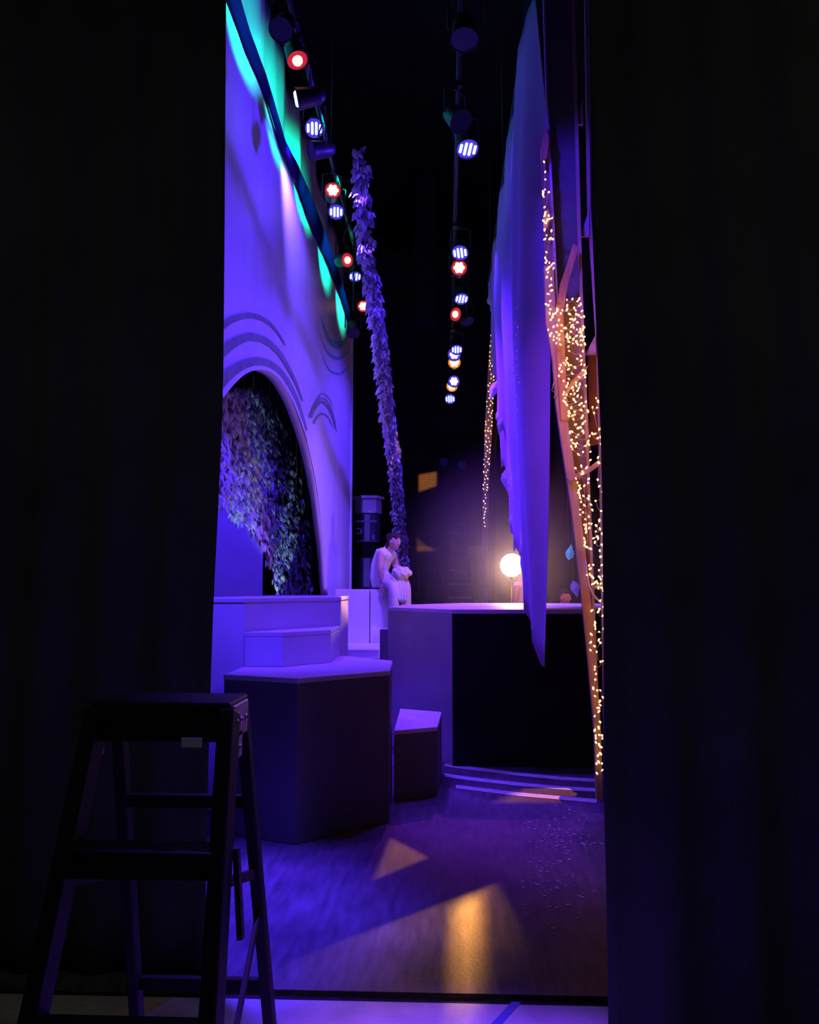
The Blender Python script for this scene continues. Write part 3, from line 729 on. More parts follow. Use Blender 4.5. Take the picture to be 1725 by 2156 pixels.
for i, (px, py, st, aim, lb) in enumerate(LC):
    d = ray(px, py); zt = 5.55
    p = atZ(px, py, zt); 
    lamp(p, PXC if abs(p.x - PXC) < .5 else p.x, 5.98, aim, st, lb, r=.105 if i < 9 else .12)
for px, py, lb in ((935, 972, 'dim blue stage lamp far back above the tall far ladder, left one of the pair'), (973, 978, 'dim blue stage lamp far back above the tall far ladder, right one of the pair')):
    p = atY(px, py, 18.75); lamp(p, p.x, atY(954, 965, 18.8).z + .45, (-.1, -.8, -.5), 'dim', lb, r=.11)
m = MB(); p = atY(954, 965, 18.8); m.tube([(p.x - .6, 18.8, p.z + .45), (p.x + .6, 18.8, p.z + .45)], .025, 8)
m.tube([(p.x - .5, 18.8, p.z + .45), (p.x - .5, 18.8, 9.99)], .008, 5); m.tube([(p.x + .5, 18.8, p.z + .45), (p.x + .5, 18.8, 9.99)], .008, 5)
tag(m.build('lighting_pipe', black_metal), 'short black pipe far back carrying the two dim blue lamps', 'pipe')

# ------------------------------------------------------------------ leaf garland, diagonal across the middle
g0, g1 = atX(746, 318, -0.80), atX(839, 1190, -0.80)
gp = [(746, 318), (751, 400), (757, 480), (770, 580), (785, 680), (797, 780), (808, 870), (820, 950), (828, 1030), (833, 1100), (838, 1160), (842, 1215)]
G = [atX(px, py, -0.80 - .10 * math.sin(i / 11 * 3.1)) for i, (px, py) in enumerate(gp)]
gl = empty('leaf_garland', G[0], 'long garland of pale cloth leaves sweeping down past the seated person in white', 'garland')
m = MB(); m.tube(G, .012, 6); m.build('rope', cable_dark, gl)
m = MB(); mD = MB()
for i in range(len(G) - 1):
    a, b = G[i], G[i + 1]; n = int((b - a).length * 330)
    for k in range(n):
        p = a.lerp(b, (k + random.random()) / n); wd = .10 + .05 * (i / 11)
        dx = random.uniform(-.2, 1.15) * wd
        if i < 3 and random.random() < .6: continue
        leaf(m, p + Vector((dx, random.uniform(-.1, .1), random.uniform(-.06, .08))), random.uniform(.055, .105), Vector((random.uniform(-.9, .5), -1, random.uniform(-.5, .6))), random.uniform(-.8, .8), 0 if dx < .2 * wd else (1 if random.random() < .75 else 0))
m.build('leaves', [leaf_cloth, leaf_dark], gl); mD.bm.free()

# ------------------------------------------------------------------ lilac drape with a ragged leaf hem (runs upstage-downstage)
XD = 0.655
hem_px = [(1138, 1402), (1134, 1375), (1126, 1345), (1117, 1300), (1112, 1260), (1104, 1200), (1093, 1165), (1083, 1120), (1078, 1080), (1069, 1010), (1062, 960), (1060, 920), (1052, 880), (1047, 840), (1046, 800), (1043, 740), (1040, 690), (1033, 640), (1030, 620)]
def yx(px): return XD / ((px - 938) / FPX)
hem = sorted((atX(px, py, XD).y, atX(px, py, XD).z) for px, py in hem_px)
y0, y1 = hem[0][0], hem[-1][0]
def hemz(y):
    z = interp(hem, y); t = y / .34; f = t - math.floor(t)
    return z - 0.09 * max(0, 1 - abs(f - .6) * 2.6) - .05 * noise.noise(Vector((y * 7, 0, 5)))
m = MB(); nY, nZ = 150, 30; rows = []
for i in range(nY + 1):
    # uneven spacing: more columns near
    y = y0 + (y1 - y0) * (i / nY) ** 1.25
    zb = hemz(y); zt = 5.86; row = []
    for k in range(nZ + 1):
        z = zb + (zt - zb) * k / nZ
        f = min(1, .12 + (z - zb) * .4) * 0.115 * math.sin(y * 4.6 + .5 * math.sin(z * .5)) + 0.025 * math.sin(y * 13 + z * .2) + .02 * noise.noise(Vector((y * 3, z * .6, 3)))
        row.append(Vector((XD + f * min(1, (zt - z) * .6 + .25), y, z)))
    rows.append(row)
m.grid(rows)
dr = tag(m.build('leaf_hem_drape', drape_cloth, solid=0.004), 'tall blue-violet drape with a ragged leaf hem ending in a point over the tall platform', 'curtain')
m = MB(); m.tube([(XD, y0 - .05, 5.885), (XD, y1 + .05, 5.885)], .022, 8)
for yy_ in (y0 + .4, (y0 + y1) / 2, y1 - .4): m.tube([(XD, yy_, 5.89), (XD, yy_, 9.998)], .005, 5)
tag(m.build('curtain_track', black_metal), 'black track carrying the tall blue-violet drape', 'curtain track')
m = MB()
for k in range(110):
    px, py = random.gauss(1092, 14), random.uniform(640, 1090)
    y = atX(px, py, XD - .12).y
    if not (y0 < y < y1): continue
    p = atX(px, py, XD - .14)
    if p.z < hemz(p.y) + .05: continue
    r_ = random.uniform(.005, .011); n_ = Vector((-.75, -.62, .25)).normalized(); u_ = n_.orthogonal().normalized(); v_ = n_.cross(u_)
    m.prism([p + (u_ * math.cos(a_ * math.pi / 3) + v_ * math.sin(a_ * math.pi / 3)) * r_ for a_ in range(6)], n_ * .001)
sq = m.build('sequins', mat('sequin', (.9, .9, .9), .25, .6, 0), dr); sq.location = (0, 0, 0); sq['kind'] = 'stuff'
# single cloth leaves at the drape's hem
m = MB()
for px, py, s_, rl in ((1030, 636, .25, .3), (1047, 815, .3, -.3), (1053, 870, .34, .2), (1060, 890, .25, -.2), (1066, 1000, .3, .1), (1072, 1015, .25, .5), (1078, 1095, .2, .2), (1099, 1160, .16, .1), (1122, 1320, .16, .4)):
    p = atX(px, py - 14, XD - .02); leaf(m, p, s_ * .8, (-.5, -1, .15), rl)
m.build('hem_leaves', white_cloth, dr).location = (0, 0, 0)

# ------------------------------------------------------------------ right-hand timber flat with fairy lights
YT = 5.5
fl = empty('timber_flat', (atY(1255, 1690, YT).x, YT, 0), 'tall timber-framed flat with slanting edge, hung with warm fairy lights', 'scenery')
def board(name, pxs, y, th, material, lab=None):
    m = MB(); m.prism([atY(px, py, y) for px, py in pxs], (0, th, 0)); o = m.build(name, material, fl, bevel=.003)
    if lab: o['label'] = lab
    return o
ZB = 1684
Ledge = [(1146, 560), (1150, 680), (1164, 760), (1171, 850), (1181, 920), (1193, 1000), (1205, 1080), (1215, 1160), (1224, 1240), (1230, 1300), (1240, 1400), (1252, 1540), (1257, ZB)]
Redge = [(1166, 560), (1172, 680), (1183, 760), (1191, 850), (1201, 920), (1212, 1000), (1223, 1080), (1233, 1160), (1242, 1240), (1248, 1300), (1257, 1400), (1266, 1540), (1270, ZB)]
m = MB()
for i in range(len(Ledge) - 1):
    q = [Ledge[i], Redge[i], Redge[i + 1], Ledge[i + 1]]
    m.prism([atY(px, py, YT) for px, py in q], (0, .05, 0), 0 if i < 8 else 1)
m.build('slanted_stile', [lumber_pale, lumber], fl)
board('fabric_panel', [(1143, -60), (1206, -60), (1226, 625), (1172, 645), (1160, 400), (1152, 250)], YT + .10, .012, navy_cloth, 'dark blue cloth panel')
board('plywood_panel', [(1168, 640), (1226, 622), (1241, 1050), (1224, 1085), (1201, 930), (1180, 760)], YT + .06, .012, ply)
board('plywood_panel', [(1138, 322), (1150, 262), (1160, 400), (1172, 645), (1150, 645), (1143, 450)], YT + .06, .012, ply)
board('plywood_panel', [(1222, 1000), (1241, 1050), (1249, 1250), (1256, 1400), (1244, 1260), (1224, 1085)], YT + .06, .012, rust_ply)
board('plywood_panel', [(1238, 748), (1257, 745), (1263, 935), (1241, 940)], YT + .12, .012, rust_ply)
def stile(pxs, w_, y, material, name='stile'):
    m = MB()
    P = [atY(px, py, y) for px, py in pxs]
    for a, b in zip(P, P[1:]): m.bar(a, b, w_, .045, (0, 1, 0))
    return m.build(name, material, fl)
stile([(1144, -60), (1153, 250), (1161, 400), (1173, 645)], .014, YT + .04, drape_cloth)
stile([(1206, -60), (1211, 150), (1223, 600), (1240, 1050), (1249, 1280), (1266, ZB + 4)], .018, YT + .05, lumber_pale)
stile([(1233, -60), (1240, 440), (1258, 710), (1266, 1000), (1272, 1400), (1277, ZB + 4)], .018, YT + .09, lumber_pale)
board('curved_brace', [(1208, 512), (1220, 522), (1208, 560), (1197, 598), (1188, 648), (1171, 648), (1180, 598), (1195, 555)], YT - .02, .02, lumber)
board('curved_brace', [(1150, 262), (1157, 290), (1152, 332), (1138, 336), (1138, 316)], YT - .02, .02, lumber)
board('curved_brace', [(1154, 438), (1160, 452), (1154, 480), (1144, 486), (1144, 452)], YT - .02, .02, lumber)
board('upright', [(1171, 648), (1186, 648), (1193, 800), (1199, 885), (1181, 885), (1173, 760)], YT - .01, .03, lumber)
board('diagonal_brace', [(1240, 768), (1232, 790), (1205, 815), (1193, 835), (1190, 826), (1204, 802), (1228, 778)], YT - .03, .02, lumber)
board('diagonal_brace', [(1195, 1006), (1238, 986), (1264, 966), (1264, 980), (1240, 996), (1198, 1014)], YT - .03, .02, lumber_pale)
board('crossbar', [(1252, 1232), (1272, 1230), (1272, 1237), (1252, 1240)], YT - .02, .02, lumber_pale)
for xb_, xc_, yt, yb_ in ((1214, 1229, 202, 261), (1222, 1242, 442, 497), (1233, 1256, 704, 746)):
    board('gusset', [(xb_, yb_), (xc_, yb_), (xc_ - 1, yt)], YT + .06, .03, drape_cloth)
m = MB(); m.tube([atY(px, py, YT - .05) for px, py in ((1233, 1180), (1235, 1205), (1240, 1232), (1249, 1252), (1260, 1264), (1272, 1272))], .007, 6); m.build('cable', cable_white, fl)
m = MB(); m.tube([atY(px, py, YT - .01) for px, py in ((1168, 800), (1162, 822), (1170, 828), (1166, 838))], .004, 5); m.build('clip', steel, fl)
# an extra timber edge far behind with its own string
YG = 13.0
ff = empty('timber_flat', (atY(1017, 1260, YG).x, YG, 0), 'narrow far flat dotted with fairy lights between the far ladder and the drape', 'scenery')
m = MB(); q = [(1036, 640), (1046, 640), (1042, 760), (1037, 900), (1031, 1000), (1027, 1100), (1024, 1300), (1014, 1300), (1016, 1100), (1021, 900), (1029, 760)]
qq = [atY(px, py, YG) for px, py in q]
for v_ in (qq[6], qq[7]): v_.z = 0
m.prism(qq, (0, .05, 0)); m.build('slanted_stile', mat('dusky_lumber', (.20, .14, .18), .7, .2, .2, 5), ff)
m = MB(); qq = [atY(px, py, YG + .06) for px, py in ((1046, 700), (1056, 700), (1044, 1000), (1040, 1300), (1026, 1300), (1030, 1050), (1040, 800))]
for v_ in (qq[3], qq[4]): v_.z = 0
m.prism(qq, (0, .02, 0)); m.build('backing_panel', black_paint, ff)

# fairy lights
bm_ = MB(); bm_.lathe([(.003, -.012), (.0075, -.004), (.009, .004), (.007, .012), (.002, .018)], 8); proto = bm_.build('bulb', BULB)
bulb_mesh = proto.data; bpy.data.objects.remove(proto)
def fairy(label, poly, n, y, lobes=None, scale=1.0, wire=cable_white):
    pts = []
    xs = [p[0] for p in poly]; ys_ = [p[1] for p in poly]; tries = 0
    while len(pts) < n and tries < 60000:
        tries += 1
        p = (random.uniform(min(xs), max(xs)), random.uniform(min(ys_), max(ys_)))
        if inside(p, poly) and all((p[0] - q[0]) ** 2 + (p[1] - q[1]) ** 2 > 16 * scale for q in pts): pts.append(p)
    pts.sort(key=lambda p: p[1])
    # thread the bulbs: nearest next within a short window
    order = [pts.pop(0)]
    while pts:
        c = min(range(min(5, len(pts))), key=lambda i: (pts[i][0] - order[-1][0]) ** 2 + (pts[i][1] - order[-1][1]) ** 2); order.append(pts.pop(c))
    P = [atY(px, py, y + random.uniform(-.03, .015)) for px, py in order]
    e = empty('fairy_lights', P[0], label, 'fairy lights', 'warm fairy light strings')
    m = MB(); W_ = []
    for i, p in enumerate(P):
        W_.append(p)
        if i < len(P) - 1: W_.append(p.lerp(P[i + 1], .5) + Vector((0, .01, -.012 - .1 * (P[i + 1] - p).length)))
    m.tube(W_, .0016 * math.sqrt(scale), 4); m.build('wire', wire, e)
    for p in P:
        o = bpy.data.objects.new('bulb', bulb_mesh); COL.objects.link(o); o.parent = e; o.location = p - e.location
        k = random.uniform(.6, .85) * scale ** .5; o.scale = (k, k, k); o.rotation_euler = (random.uniform(-1.2, 1.2), random.uniform(-1.2, 1.2), 0)
    return e
YB = YT - .05
fairy('sparse fairy lights down the narrow top of the timber flat', [(1139, 335), (1156, 335), (1162, 450), (1170, 625), (1150, 625), (1143, 470)], 42, YB)
fairy('densest fairy lights, bunched below the curved brace of the timber flat', [(1150, 628), (1228, 626), (1234, 740), (1180, 745), (1154, 700)], 84, YB)
fairy('fairy lights around the diagonal brace of the timber flat, below the densest bunch', [(1180, 745), (1234, 740), (1241, 870), (1244, 960), (1206, 960), (1194, 870), (1170, 790)], 92, YB)
fairy('fairy lights following the slanting stile of the timber flat, above the crossbar', [(1206, 965), (1243, 965), (1250, 1120), (1254, 1240), (1238, 1240), (1224, 1110)], 52, YB)
fairy('sparse fairy lights dangling along the outer edge of the timber flat by the black curtain', [(1246, 790), (1262, 790), (1271, 1000), (1273, 1310), (1258, 1310), (1246, 960)], 46, YB)
fairy('loose tail of fairy lights hanging low at the foot of the timber flat', [(1240, 1250), (1272, 1320), (1273, 1500), (1268, 1640), (1258, 1640), (1250, 1500), (1244, 1400)], 48, YB)
fairy('tiny fairy lights on the narrow far flat', [(1033, 700), (1042, 740), (1038, 880), (1029, 1000), (1022, 1110), (1016, 1110), (1018, 980), (1024, 860), (1030, 760)], 92, YG - .06, scale=.45 * 4)
def glow(loc, p, name='fairy_glow', r=.15):
    l = bpy.data.lights.new(name, 'POINT'); l.color = (1.0, .27, .06); l.energy = p; l.shadow_soft_size = r
    o = bpy.data.objects.new(name, l); COL.objects.link(o); o.location = loc
for px, py, p in ((1150, 430, .3), (1195, 660, 1.1), (1205, 760, 1.1), (1210, 860, 1.1), (1225, 960, 1.0), (1240, 1110, .8), (1250, 1250, .6), (1260, 1420, .5)):
    glow(atY(px, py, YT - .22), p)
glow(atY(1026, 900, YG - .25), 2)

# ------------------------------------------------------------------ bright lamp on a stand
YS = 10.7; lp_ = atY(1078, 1190, YS)
e = empty('lamp_on_stand', (lp_.x, YS, 0), 'blazing round lamp on a stand just beyond the tall platform', 'floor lamp')
Ml = Matrix.Translation(lp_) @ Vector((-lp_.x * .9, -YS, EYE - lp_.z - .25)).to_track_quat('Z', 'Y').to_matrix().to_4x4()
m = MB(); m.lathe([(.05, -.26), (.11, -.2), (.15, -.04), (.156, .01), (.15, .012), (.148, -.01)], 24, Ml); m.build('housing', black_metal, e)
m = MB(); m.lathe([(.146, -.005), (.12, .035), (.06, .055), (.001, .06)], 24, Ml); m.build('lens', FLOOD, e)
m = MB(); m.tube([(lp_.x, YS + .1, 0.02), (lp_.x, YS + .1, lp_.z - .05)], .018, 10); m.build('pole', black_metal, e)
m = MB()
for k in range(3):
    a = k * 2.1 + .4; m.tube([(lp_.x, YS + .1, .35), (lp_.x + .4 * math.cos(a), YS + .1 + .4 * math.sin(a), .01)], .012, 6)
m.build('tripod_base', black_metal, e)
spot('stand_lamp_beam', lp_ + (Ml.to_3x3() @ Vector((0, 0, .10))), (0.8, 9.0, 1.25), (1.0, .62, .36), 60, 60, .8, .10)

# ------------------------------------------------------------------ far clutter
def far_ladder():
    Y = 18.6; e = empty('tall_stepladder', (atY(968, 1260, Y).x, Y, 0), 'tall stepladder far back by the brick wall with violet-lit rungs', 'ladder')
    zt = atY(960, 1097, Y).z
    x0t, x1t, x0b, x1b = atY(950, 1100, Y).x, atY(977, 1100, Y).x, atY(945, 1262, Y).x, atY(993, 1262, Y).x
    zr = atY(960, 1262, Y).z
    def xx(a, b, z): return a + (b - a) * (zt - z) / (zt - zr)
    for a, b in ((x0t, x0b), (x1t, x1b)):
        m = MB(); m.bar((xx(a, b, 0), Y - .75, 0), (a, Y, zt), .06, .025, (0, 1, 0)); m.build('rail', mat('ladder_rail', (.08, .06, .05), .6, .3, .2, 8), e)
        m = MB(); m.bar((xx(a, b, 0), Y + .8, 0), (a, Y + .06, zt), .04, .025, (0, 1, 0)); m.build('rear_rail', black_metal, e)
    for py in (1123, 1147, 1174, 1202, 1230, 1258, 1290, 1325, 1362):
        z = atY(960, py, Y).z; t = (zt - z) / zt
        if z < .15: continue
        m = MB(); a, b = xx(x0t, x0b, z), xx(x1t, x1b, z); m.box(((a + b) / 2, Y - .75 * t, z), (b - a, .12, .045)); m.build('rung', alu, e)
    m = MB(); m.box(((x0t + x1t) / 2, Y + .03, zt), (x1t - x0t + .06, .2, .05)); m.build('top_cap', black_metal, e)
far_ladder()
spot('ladder_wash', (0.2, 14.4, 5.6), (0.2, 18.3, 2.0), VIOLET, 1500, 22, .8, .05)
YC = 14.6
def rect(px0, py0, px1, py1, y): a, b = atY(px0, py0, y), atY(px1, py1, y); return a.x, a.z, b.x, b.z
e = empty('hexagonal_column', (atY(772, 1240, YC).x, YC + .3, 0), 'column with a white hexagonal cap behind the seated person', 'scenery')
cx = atY(772, 1240, YC).x
def hexcol(name, r_, z0, z1, material, cx_=cx, rot=.175):
    m = MB(); m.prism([(cx_ + r_ * math.cos(rot + k * math.pi / 3), YC + .3 + r_ * math.sin(rot + k * math.pi / 3), z0) for k in range(6)], (0, 0, z1 - z0)); return m.build(name, material, e, bevel=.006)
zc = atY(772, 1048, YC).z; z1 = atY(772, 1079, YC).z; z2 = atY(772, 1141, YC).z; z3 = atY(772, 1174, YC).z
hexcol('cap', .29, zc, zc + .05, white_paint)
hexcol('head', .24, z1, zc, white_paint)
dark_lav = mat('dark_stencilled_panel', (.10, .10, .13), .6, .3, .25, 6)
hexcol('panel', .21, z2, z1, dark_lav)
hexcol('shaft', .20, z3, z2, black_paint)
hexcol('foot', .21, 0, z3, mat('grey_green_panel', (.16, .19, .18), .7, .2, .15, 5))
m = MB()
yf = YC + .3 - .235
for a, b, c_, d_ in ((768, 1083, 779, 1140), (766, 1175, 779, 1236)):
    X0, Z0, X1, Z1 = rect(a, b, c_, d_, yf); m.box(((X0 + X1) / 2, yf, (Z0 + Z1) / 2), (X1 - X0, .012, Z0 - Z1))
m.build('centre_strip', dim_white, e)
m = MB()
for a, b, c_, d_ in ((750, 1096, 794, 1099), (750, 1112, 762, 1114), (759, 1112, 762, 1124), (750, 1122, 760, 1124), (750, 1138, 794, 1140), (783, 1126, 790, 1136)):
    X0, Z0, X1, Z1 = rect(a, b, c_, d_, yf - .012); m.box(((X0 + X1) / 2, yf - .012, (Z0 + Z1) / 2), (X1 - X0, .006, abs(Z0 - Z1)))
m.build('stencil_lines', mat('lavender_paint', (.36, .36, .5), .6, .2, .1, 5), e)
# dark frame and covered heap by the back wall
YH = 16.5
m = MB(); X0, Z0, X1, Z1 = rect(846, 1186, 882, 1240, YH)
for a, b in (((X0, YH, 0), (X0, YH, Z0)), ((X1, YH, 0), (X1, YH, Z0)), ((X0, YH, Z0), (X1, YH, Z0)), ((X0, YH + .5, 0), (X0, YH + .5, Z0)), ((X1, YH + .5, 0), (X1, YH + .5, Z0)), ((X0, YH + .5, Z0), (X1, YH + .5, Z0)), ((X0, YH, Z0), (X0, YH + .5, Z0)), ((X1, YH, Z0), (X1, YH + .5, Z0))): m.bar(a, b, .045, .045)
tag(m.build('tube_stand', black_metal), 'black tubular stand in the dark beyond the seated person', 'stand')
m = MB(); X0, Z0, X1, Z1 = rect(886, 1212, 938, 1270, 17.2); rows = []
for i in range(21):
    row = []
    for j in range(13):
        u, v = i / 20 * 2 - 1, j / 12 * 2 - 1; h = Z0 * max(0, (1 - u ** 4) * (1 - v ** 4)) ** .4 * (1 + .18 * noise.noise(Vector((u * 3, v * 3, 1))))
        row.append(Vector(((X0 + X1) / 2 + u * (X1 - X0) / 2, 17.4 + v * .5, max(.001, h))))
    rows.append(row)
m.grid(rows); tag(m.build('covered_heap', mat('brown_dust_sheet', (.10, .08, .07), .9, .1, .3, 6)), 'dark cloth-covered heap in front of the grey part of the back wall', 'heap')
# two loose cloth leaves catching blue light far right
for px, py, s_, rl, lb in ((1198, 1180, .24, math.pi - .15, 'bright turquoise-blue cloth leaf hanging against the dark curtain'), (1207, 1222, .26, .25, 'violet cloth leaf hanging above the crouching person')):
    m = MB(); p = atY(px, py, 12.9); leaf(m, p, s_, (-.25, -1, .1), rl); q_ = p + Vector((0, 0, s_ * .95 if rl > 1 else 0)); m.tube([q_, (q_.x, q_.y, 9.998)], .0015, 4)
    tag(m.build('hanging_leaf', white_cloth, solid=.003), lb, 'cloth leaf')
spot('leaf_pin', (-0.3, 10.6, 4.4), atY(1197, 1168, 12.9), (.02, .30, 1.0), 700, 5, .5, .02)
spot('leaf_pin', (-0.2, 10.6, 4.2), atY(1207, 1240, 12.9), (.12, .04, 1.0), 500, 6, .5, .02)

# ------------------------------------------------------------------ people
def evald(o):
    dg = bpy.context.evaluated_depsgraph_get(); dg.update(); me = bpy.data.meshes.new_from_object(o.evaluated_get(dg)); return me
def skin_mesh(chains, sub=2):
    """chains: list of [(point, radius), ...]; equal points are shared"""
    bm = bmesh.new(); idx = {}; rad = []
    def V(p, r):
        k = tuple(round(c, 4) for c in p)
        if k not in idx: idx[k] = bm.verts.new(p); rad.append(r)
        return idx[k]
    for ch in chains:
        vs_ = [V(p, r) for p, r in ch]
        for a, b in zip(vs_, vs_[1:]):
            if bm.edges.get((a, b)) is None: bm.edges.new((a, b))
    me = bpy.data.meshes.new('sk'); bm.to_mesh(me); bm.free()
    o = bpy.data.objects.new('sk', me); COL.objects.link(o)
    md = o.modifiers.new('s', 'SKIN'); md.use_smooth_shade = True
    for i, r in enumerate(rad):
        v = me.skin_vertices[0].data[i]; v.radius = (r, r); v.use_root = (i == 0)
    s2 = o.modifiers.new('u', 'SUBSURF'); s2.levels = sub; s2.render_levels = sub
    out = evald(o); bpy.data.objects.remove(o); return out
def head_verts(M):
    m = MB(); bmesh.ops.create_uvsphere(m.bm, u_segments=36, v_segments=26, radius=1)
    for v in m.bm.verts:
        x_, y_, z = v.co
        # forward is +Y, up +Z
        X, Y, Z = x_ * .074, y_ * .094, z * .115
        if z < 0: X *= 1 - .34 * (-z) ** 1.4; Y = Y * (1 - .12 * -z) + (.012 if y_ > 0 else 0) * -z
        if y_ > 0:
            g = lambda cx_, cz, wx, wz: math.exp(-((X - cx_) / wx) ** 2 - ((Z - cz) / wz) ** 2)
            Y += .026 * g(0, -.022, .011, .014) + .014 * g(0, 0.0, .008, .026)       # nose
            for sx in (-1, 1): Y -= .010 * g(sx * .030, .008, .015, .010); Y += .006 * g(sx * .030, .030, .022, .008)
            Y += .007 * g(0, -.056, .020, .005) + .006 * g(0, -.068, .018, .005) - .005 * g(0, -.062, .020, .0025)
            Y += .010 * g(0, -.098, .022, .015)
        v.co = (X, Y, Z)
    for sx in (-1, 1):
        m.ball((sx * .076, -.010, -.008), .031, 10, 8, sc=(.28, .6, 1))
        m.ball((sx * .0295, .079, .008), .0115, 10, 8)
    bmesh.ops.transform(m.bm, matrix=M, verts=m.bm.verts[:])
    return m.bm
def hand_chains(wrist, fwd, palm_n, side, curl=.5, s=1.0):
    """palm plus five bent fingers; fwd along the hand, palm_n out of the palm, side towards the thumb"""
    wrist, f, n, t = Vector(wrist), Vector(fwd).normalized(), Vector(palm_n).normalized(), Vector(side).normalized()
    ch = [[(wrist, .026 * s), (wrist + f * .045 * s, .030 * s), (wrist + f * .085 * s, .026 * s)]]
    for k, (off, L_) in enumerate(((.030, .070), (.010, .080), (-.010, .075), (-.029, .058))):
        b = wrist + f * .082 * s + t * off * s; p = [b - f * .02 * s]
        d = f.copy(); q = b; p.append(q)
        for j in range(3):
            d = (d * math.cos(curl) + n * math.sin(curl)).normalized() if j else (d * math.cos(curl * .5) + n * math.sin(curl * .5)).normalized()
            q = q + d * L_ * s * (.45, .32, .23)[j]; p.append(q)
        ch.append([(pp, r_ * s) for pp, r_ in zip(p, (.013, .0125, .012, .011, .0095))])
    b = wrist + f * .03 * s + t * .026 * s
    ch.append([(b - t * .01 * s, .013 * s), (b + (t * .8 + f * .6).normalized() * .03 * s, .0115 * s), (b + (t * .75 + f * .9 + n * .2).normalized() * .058 * s, .010 * s), (b + (t * .5 + f * 1.1 + n * .5).normalized() * .078 * s, .008 * s)])
    return ch
def fuse(meshes_bms, voxel, name, material, parent):
    bm = bmesh.new()
    for x_ in meshes_bms:
        if isinstance(x_, bpy.types.Mesh): bm.from_mesh(x_)
        else:
            t = bpy.data.meshes.new('t'); x_.to_mesh(t); x_.free(); bm.from_mesh(t)
    me = bpy.data.meshes.new(name); bm.to_mesh(me); bm.free()
    o = bpy.data.objects.new(name, me); COL.objects.link(o)
    md = o.modifiers.new('r', 'REMESH'); md.mode = 'VOXEL'; md.voxel_size = voxel; md.use_smooth_shade = True
    sm = o.modifiers.new('sm', 'SMOOTH'); sm.factor = .4; sm.iterations = 2
    me2 = evald(o); bpy.data.objects.remove(o); me2.name = name
    me2.materials.clear(); me2.materials.append(material)
    for p in me2.polygons: p.use_smooth = True
    r_ = bpy.data.objects.new(name, me2); COL.objects.link(r_)
    if parent is not None: r_.parent = parent; r_.location = -Vector(parent.location)
    return r_
def person(label, J, face, tilt, hair_style, voxel=.008):
    """J: joints in world metres"""
    J = {k: Vector(v) for k, v in J.items()}
    e = empty('person', (J['pelvis'].x, J['pelvis'].y, J['base']. z if 'base' in J else 0), label, 'person')
    f = Vector(face).normalized(); sd = f.cross(Vector((0, 0, 1))).normalized()
    up = (Vector((0, 0, 1)) + Vector(tilt)).normalized(); fy = (f - up * f.dot(up)).normalized(); rx = fy.cross(up).normalized()
    MH = Matrix.Translation(J['head']) @ Matrix((rx, fy, up)).transposed().to_4x4()
    def loft(rings, name='t'):
        """closed torso: rings of (centre, half width, half depth, side axis, up axis)"""
        m = MB(); V = []
        for c, hw, hd, sx, ux in rings:
            sx = Vector(sx).normalized(); dx = Vector(ux).normalized().cross(sx).normalized()
            V.append([m.bm.verts.new(c + sx * hw * math.cos(a) + dx * hd * math.sin(a)) for a in [k * math.pi / 12 for k in range(24)]])
        for a, b in zip(V, V[1:]):
            for k in range(24): m.bm.faces.new((a[k], a[(k + 1) % 24], b[(k + 1) % 24], b[k]))
        m.bm.faces.new(V[0][::-1]); m.bm.faces.new(V[-1]); bmesh.ops.recalc_face_normals(m.bm, faces=m.bm.faces[:]); return m.bm
    hs = (J['hipR'] - J['hipL']); hs.z *= .3; ss = J['shR'] - J['shL']; msh = (J['shR'] + J['shL']) / 2; up0 = (J['belly'] - J['pelvis']); up1 = (J['neck'] - J['chest'])
    swd = ss.length / 2
    def torso(g, low):
        r_ = [(J['pelvis'] - up0.normalized() * low, .150 + g, .105 + g, hs, up0), (J['pelvis'], .165 + g, .118 + g, hs, up0), (J['belly'], .140 + g, .098 + g, hs + ss, up0 + up1), (J['chest'], .150 + g, .110 + g, ss, up1),
              (msh.lerp(J['chest'], .25), swd + .01 + g, .088 + g, ss, up1), (msh + up1.normalized() * .035, swd * .72 + g, .066 + g, ss, up1), (J['neck'].lerp(msh, .25), .068 + g, .060 + g, ss, up1)]
        out = []
        for a, b in zip(r_, r_[1:]):
            for t in (0, .34, .67): out.append((a[0].lerp(b[0], t), a[1] + (b[1] - a[1]) * t, a[2] + (b[2] - a[2]) * t, Vector(a[3]).normalized().lerp(Vector(b[3]).normalized(), t), Vector(a[4]).normalized().lerp(Vector(b[4]).normalized(), t)))
        return out + [r_[-1]]
    parts = [loft(torso(0, .06)), skin_mesh([[(msh, .05), (J['neck'], .056), (J['head'] - up * .05, .058)]], 2)]
    for s in 'LR':
        parts.append(skin_mesh([[(J['sh' + s].lerp(msh, .3), .062), (J['sh' + s], .060), (J['sh' + s].lerp(J['el' + s], .5), .052), (J['el' + s], .043), (J['el' + s].lerp(J['wr' + s], .35), .044), (J['wr' + s], .030)]], 2))
        parts.append(skin_mesh([[(J['pelvis'].lerp(J['hip' + s], .6), .10), (J['hip' + s], .098), (J['kn' + s], .066), (J['kn' + s].lerp(J['an' + s], .3), .060), (J['an' + s], .044), (J['toe' + s], .040)]], 2))
    for s in 'LR':
        fw = (J['wr' + s] - J['el' + s]).normalized()
        if 'hd' + s in J: fw = (J['hd' + s] - J['wr' + s]).normalized()
        pn = J.get('pn' + s, Vector((0, 0, -1))); pn = (pn - fw * pn.dot(fw)).normalized(); tside = fw.cross(pn) * (1 if s == 'L' else -1)
        for c in hand_chains(J['wr' + s], fw, pn, tside, .45): parts.append(skin_mesh([c], 1))
    parts.append(head_verts(MH))
    fuse(parts, voxel, 'body', skin, e)
    # tunic
    tp = [loft(torso(.020, .13))]
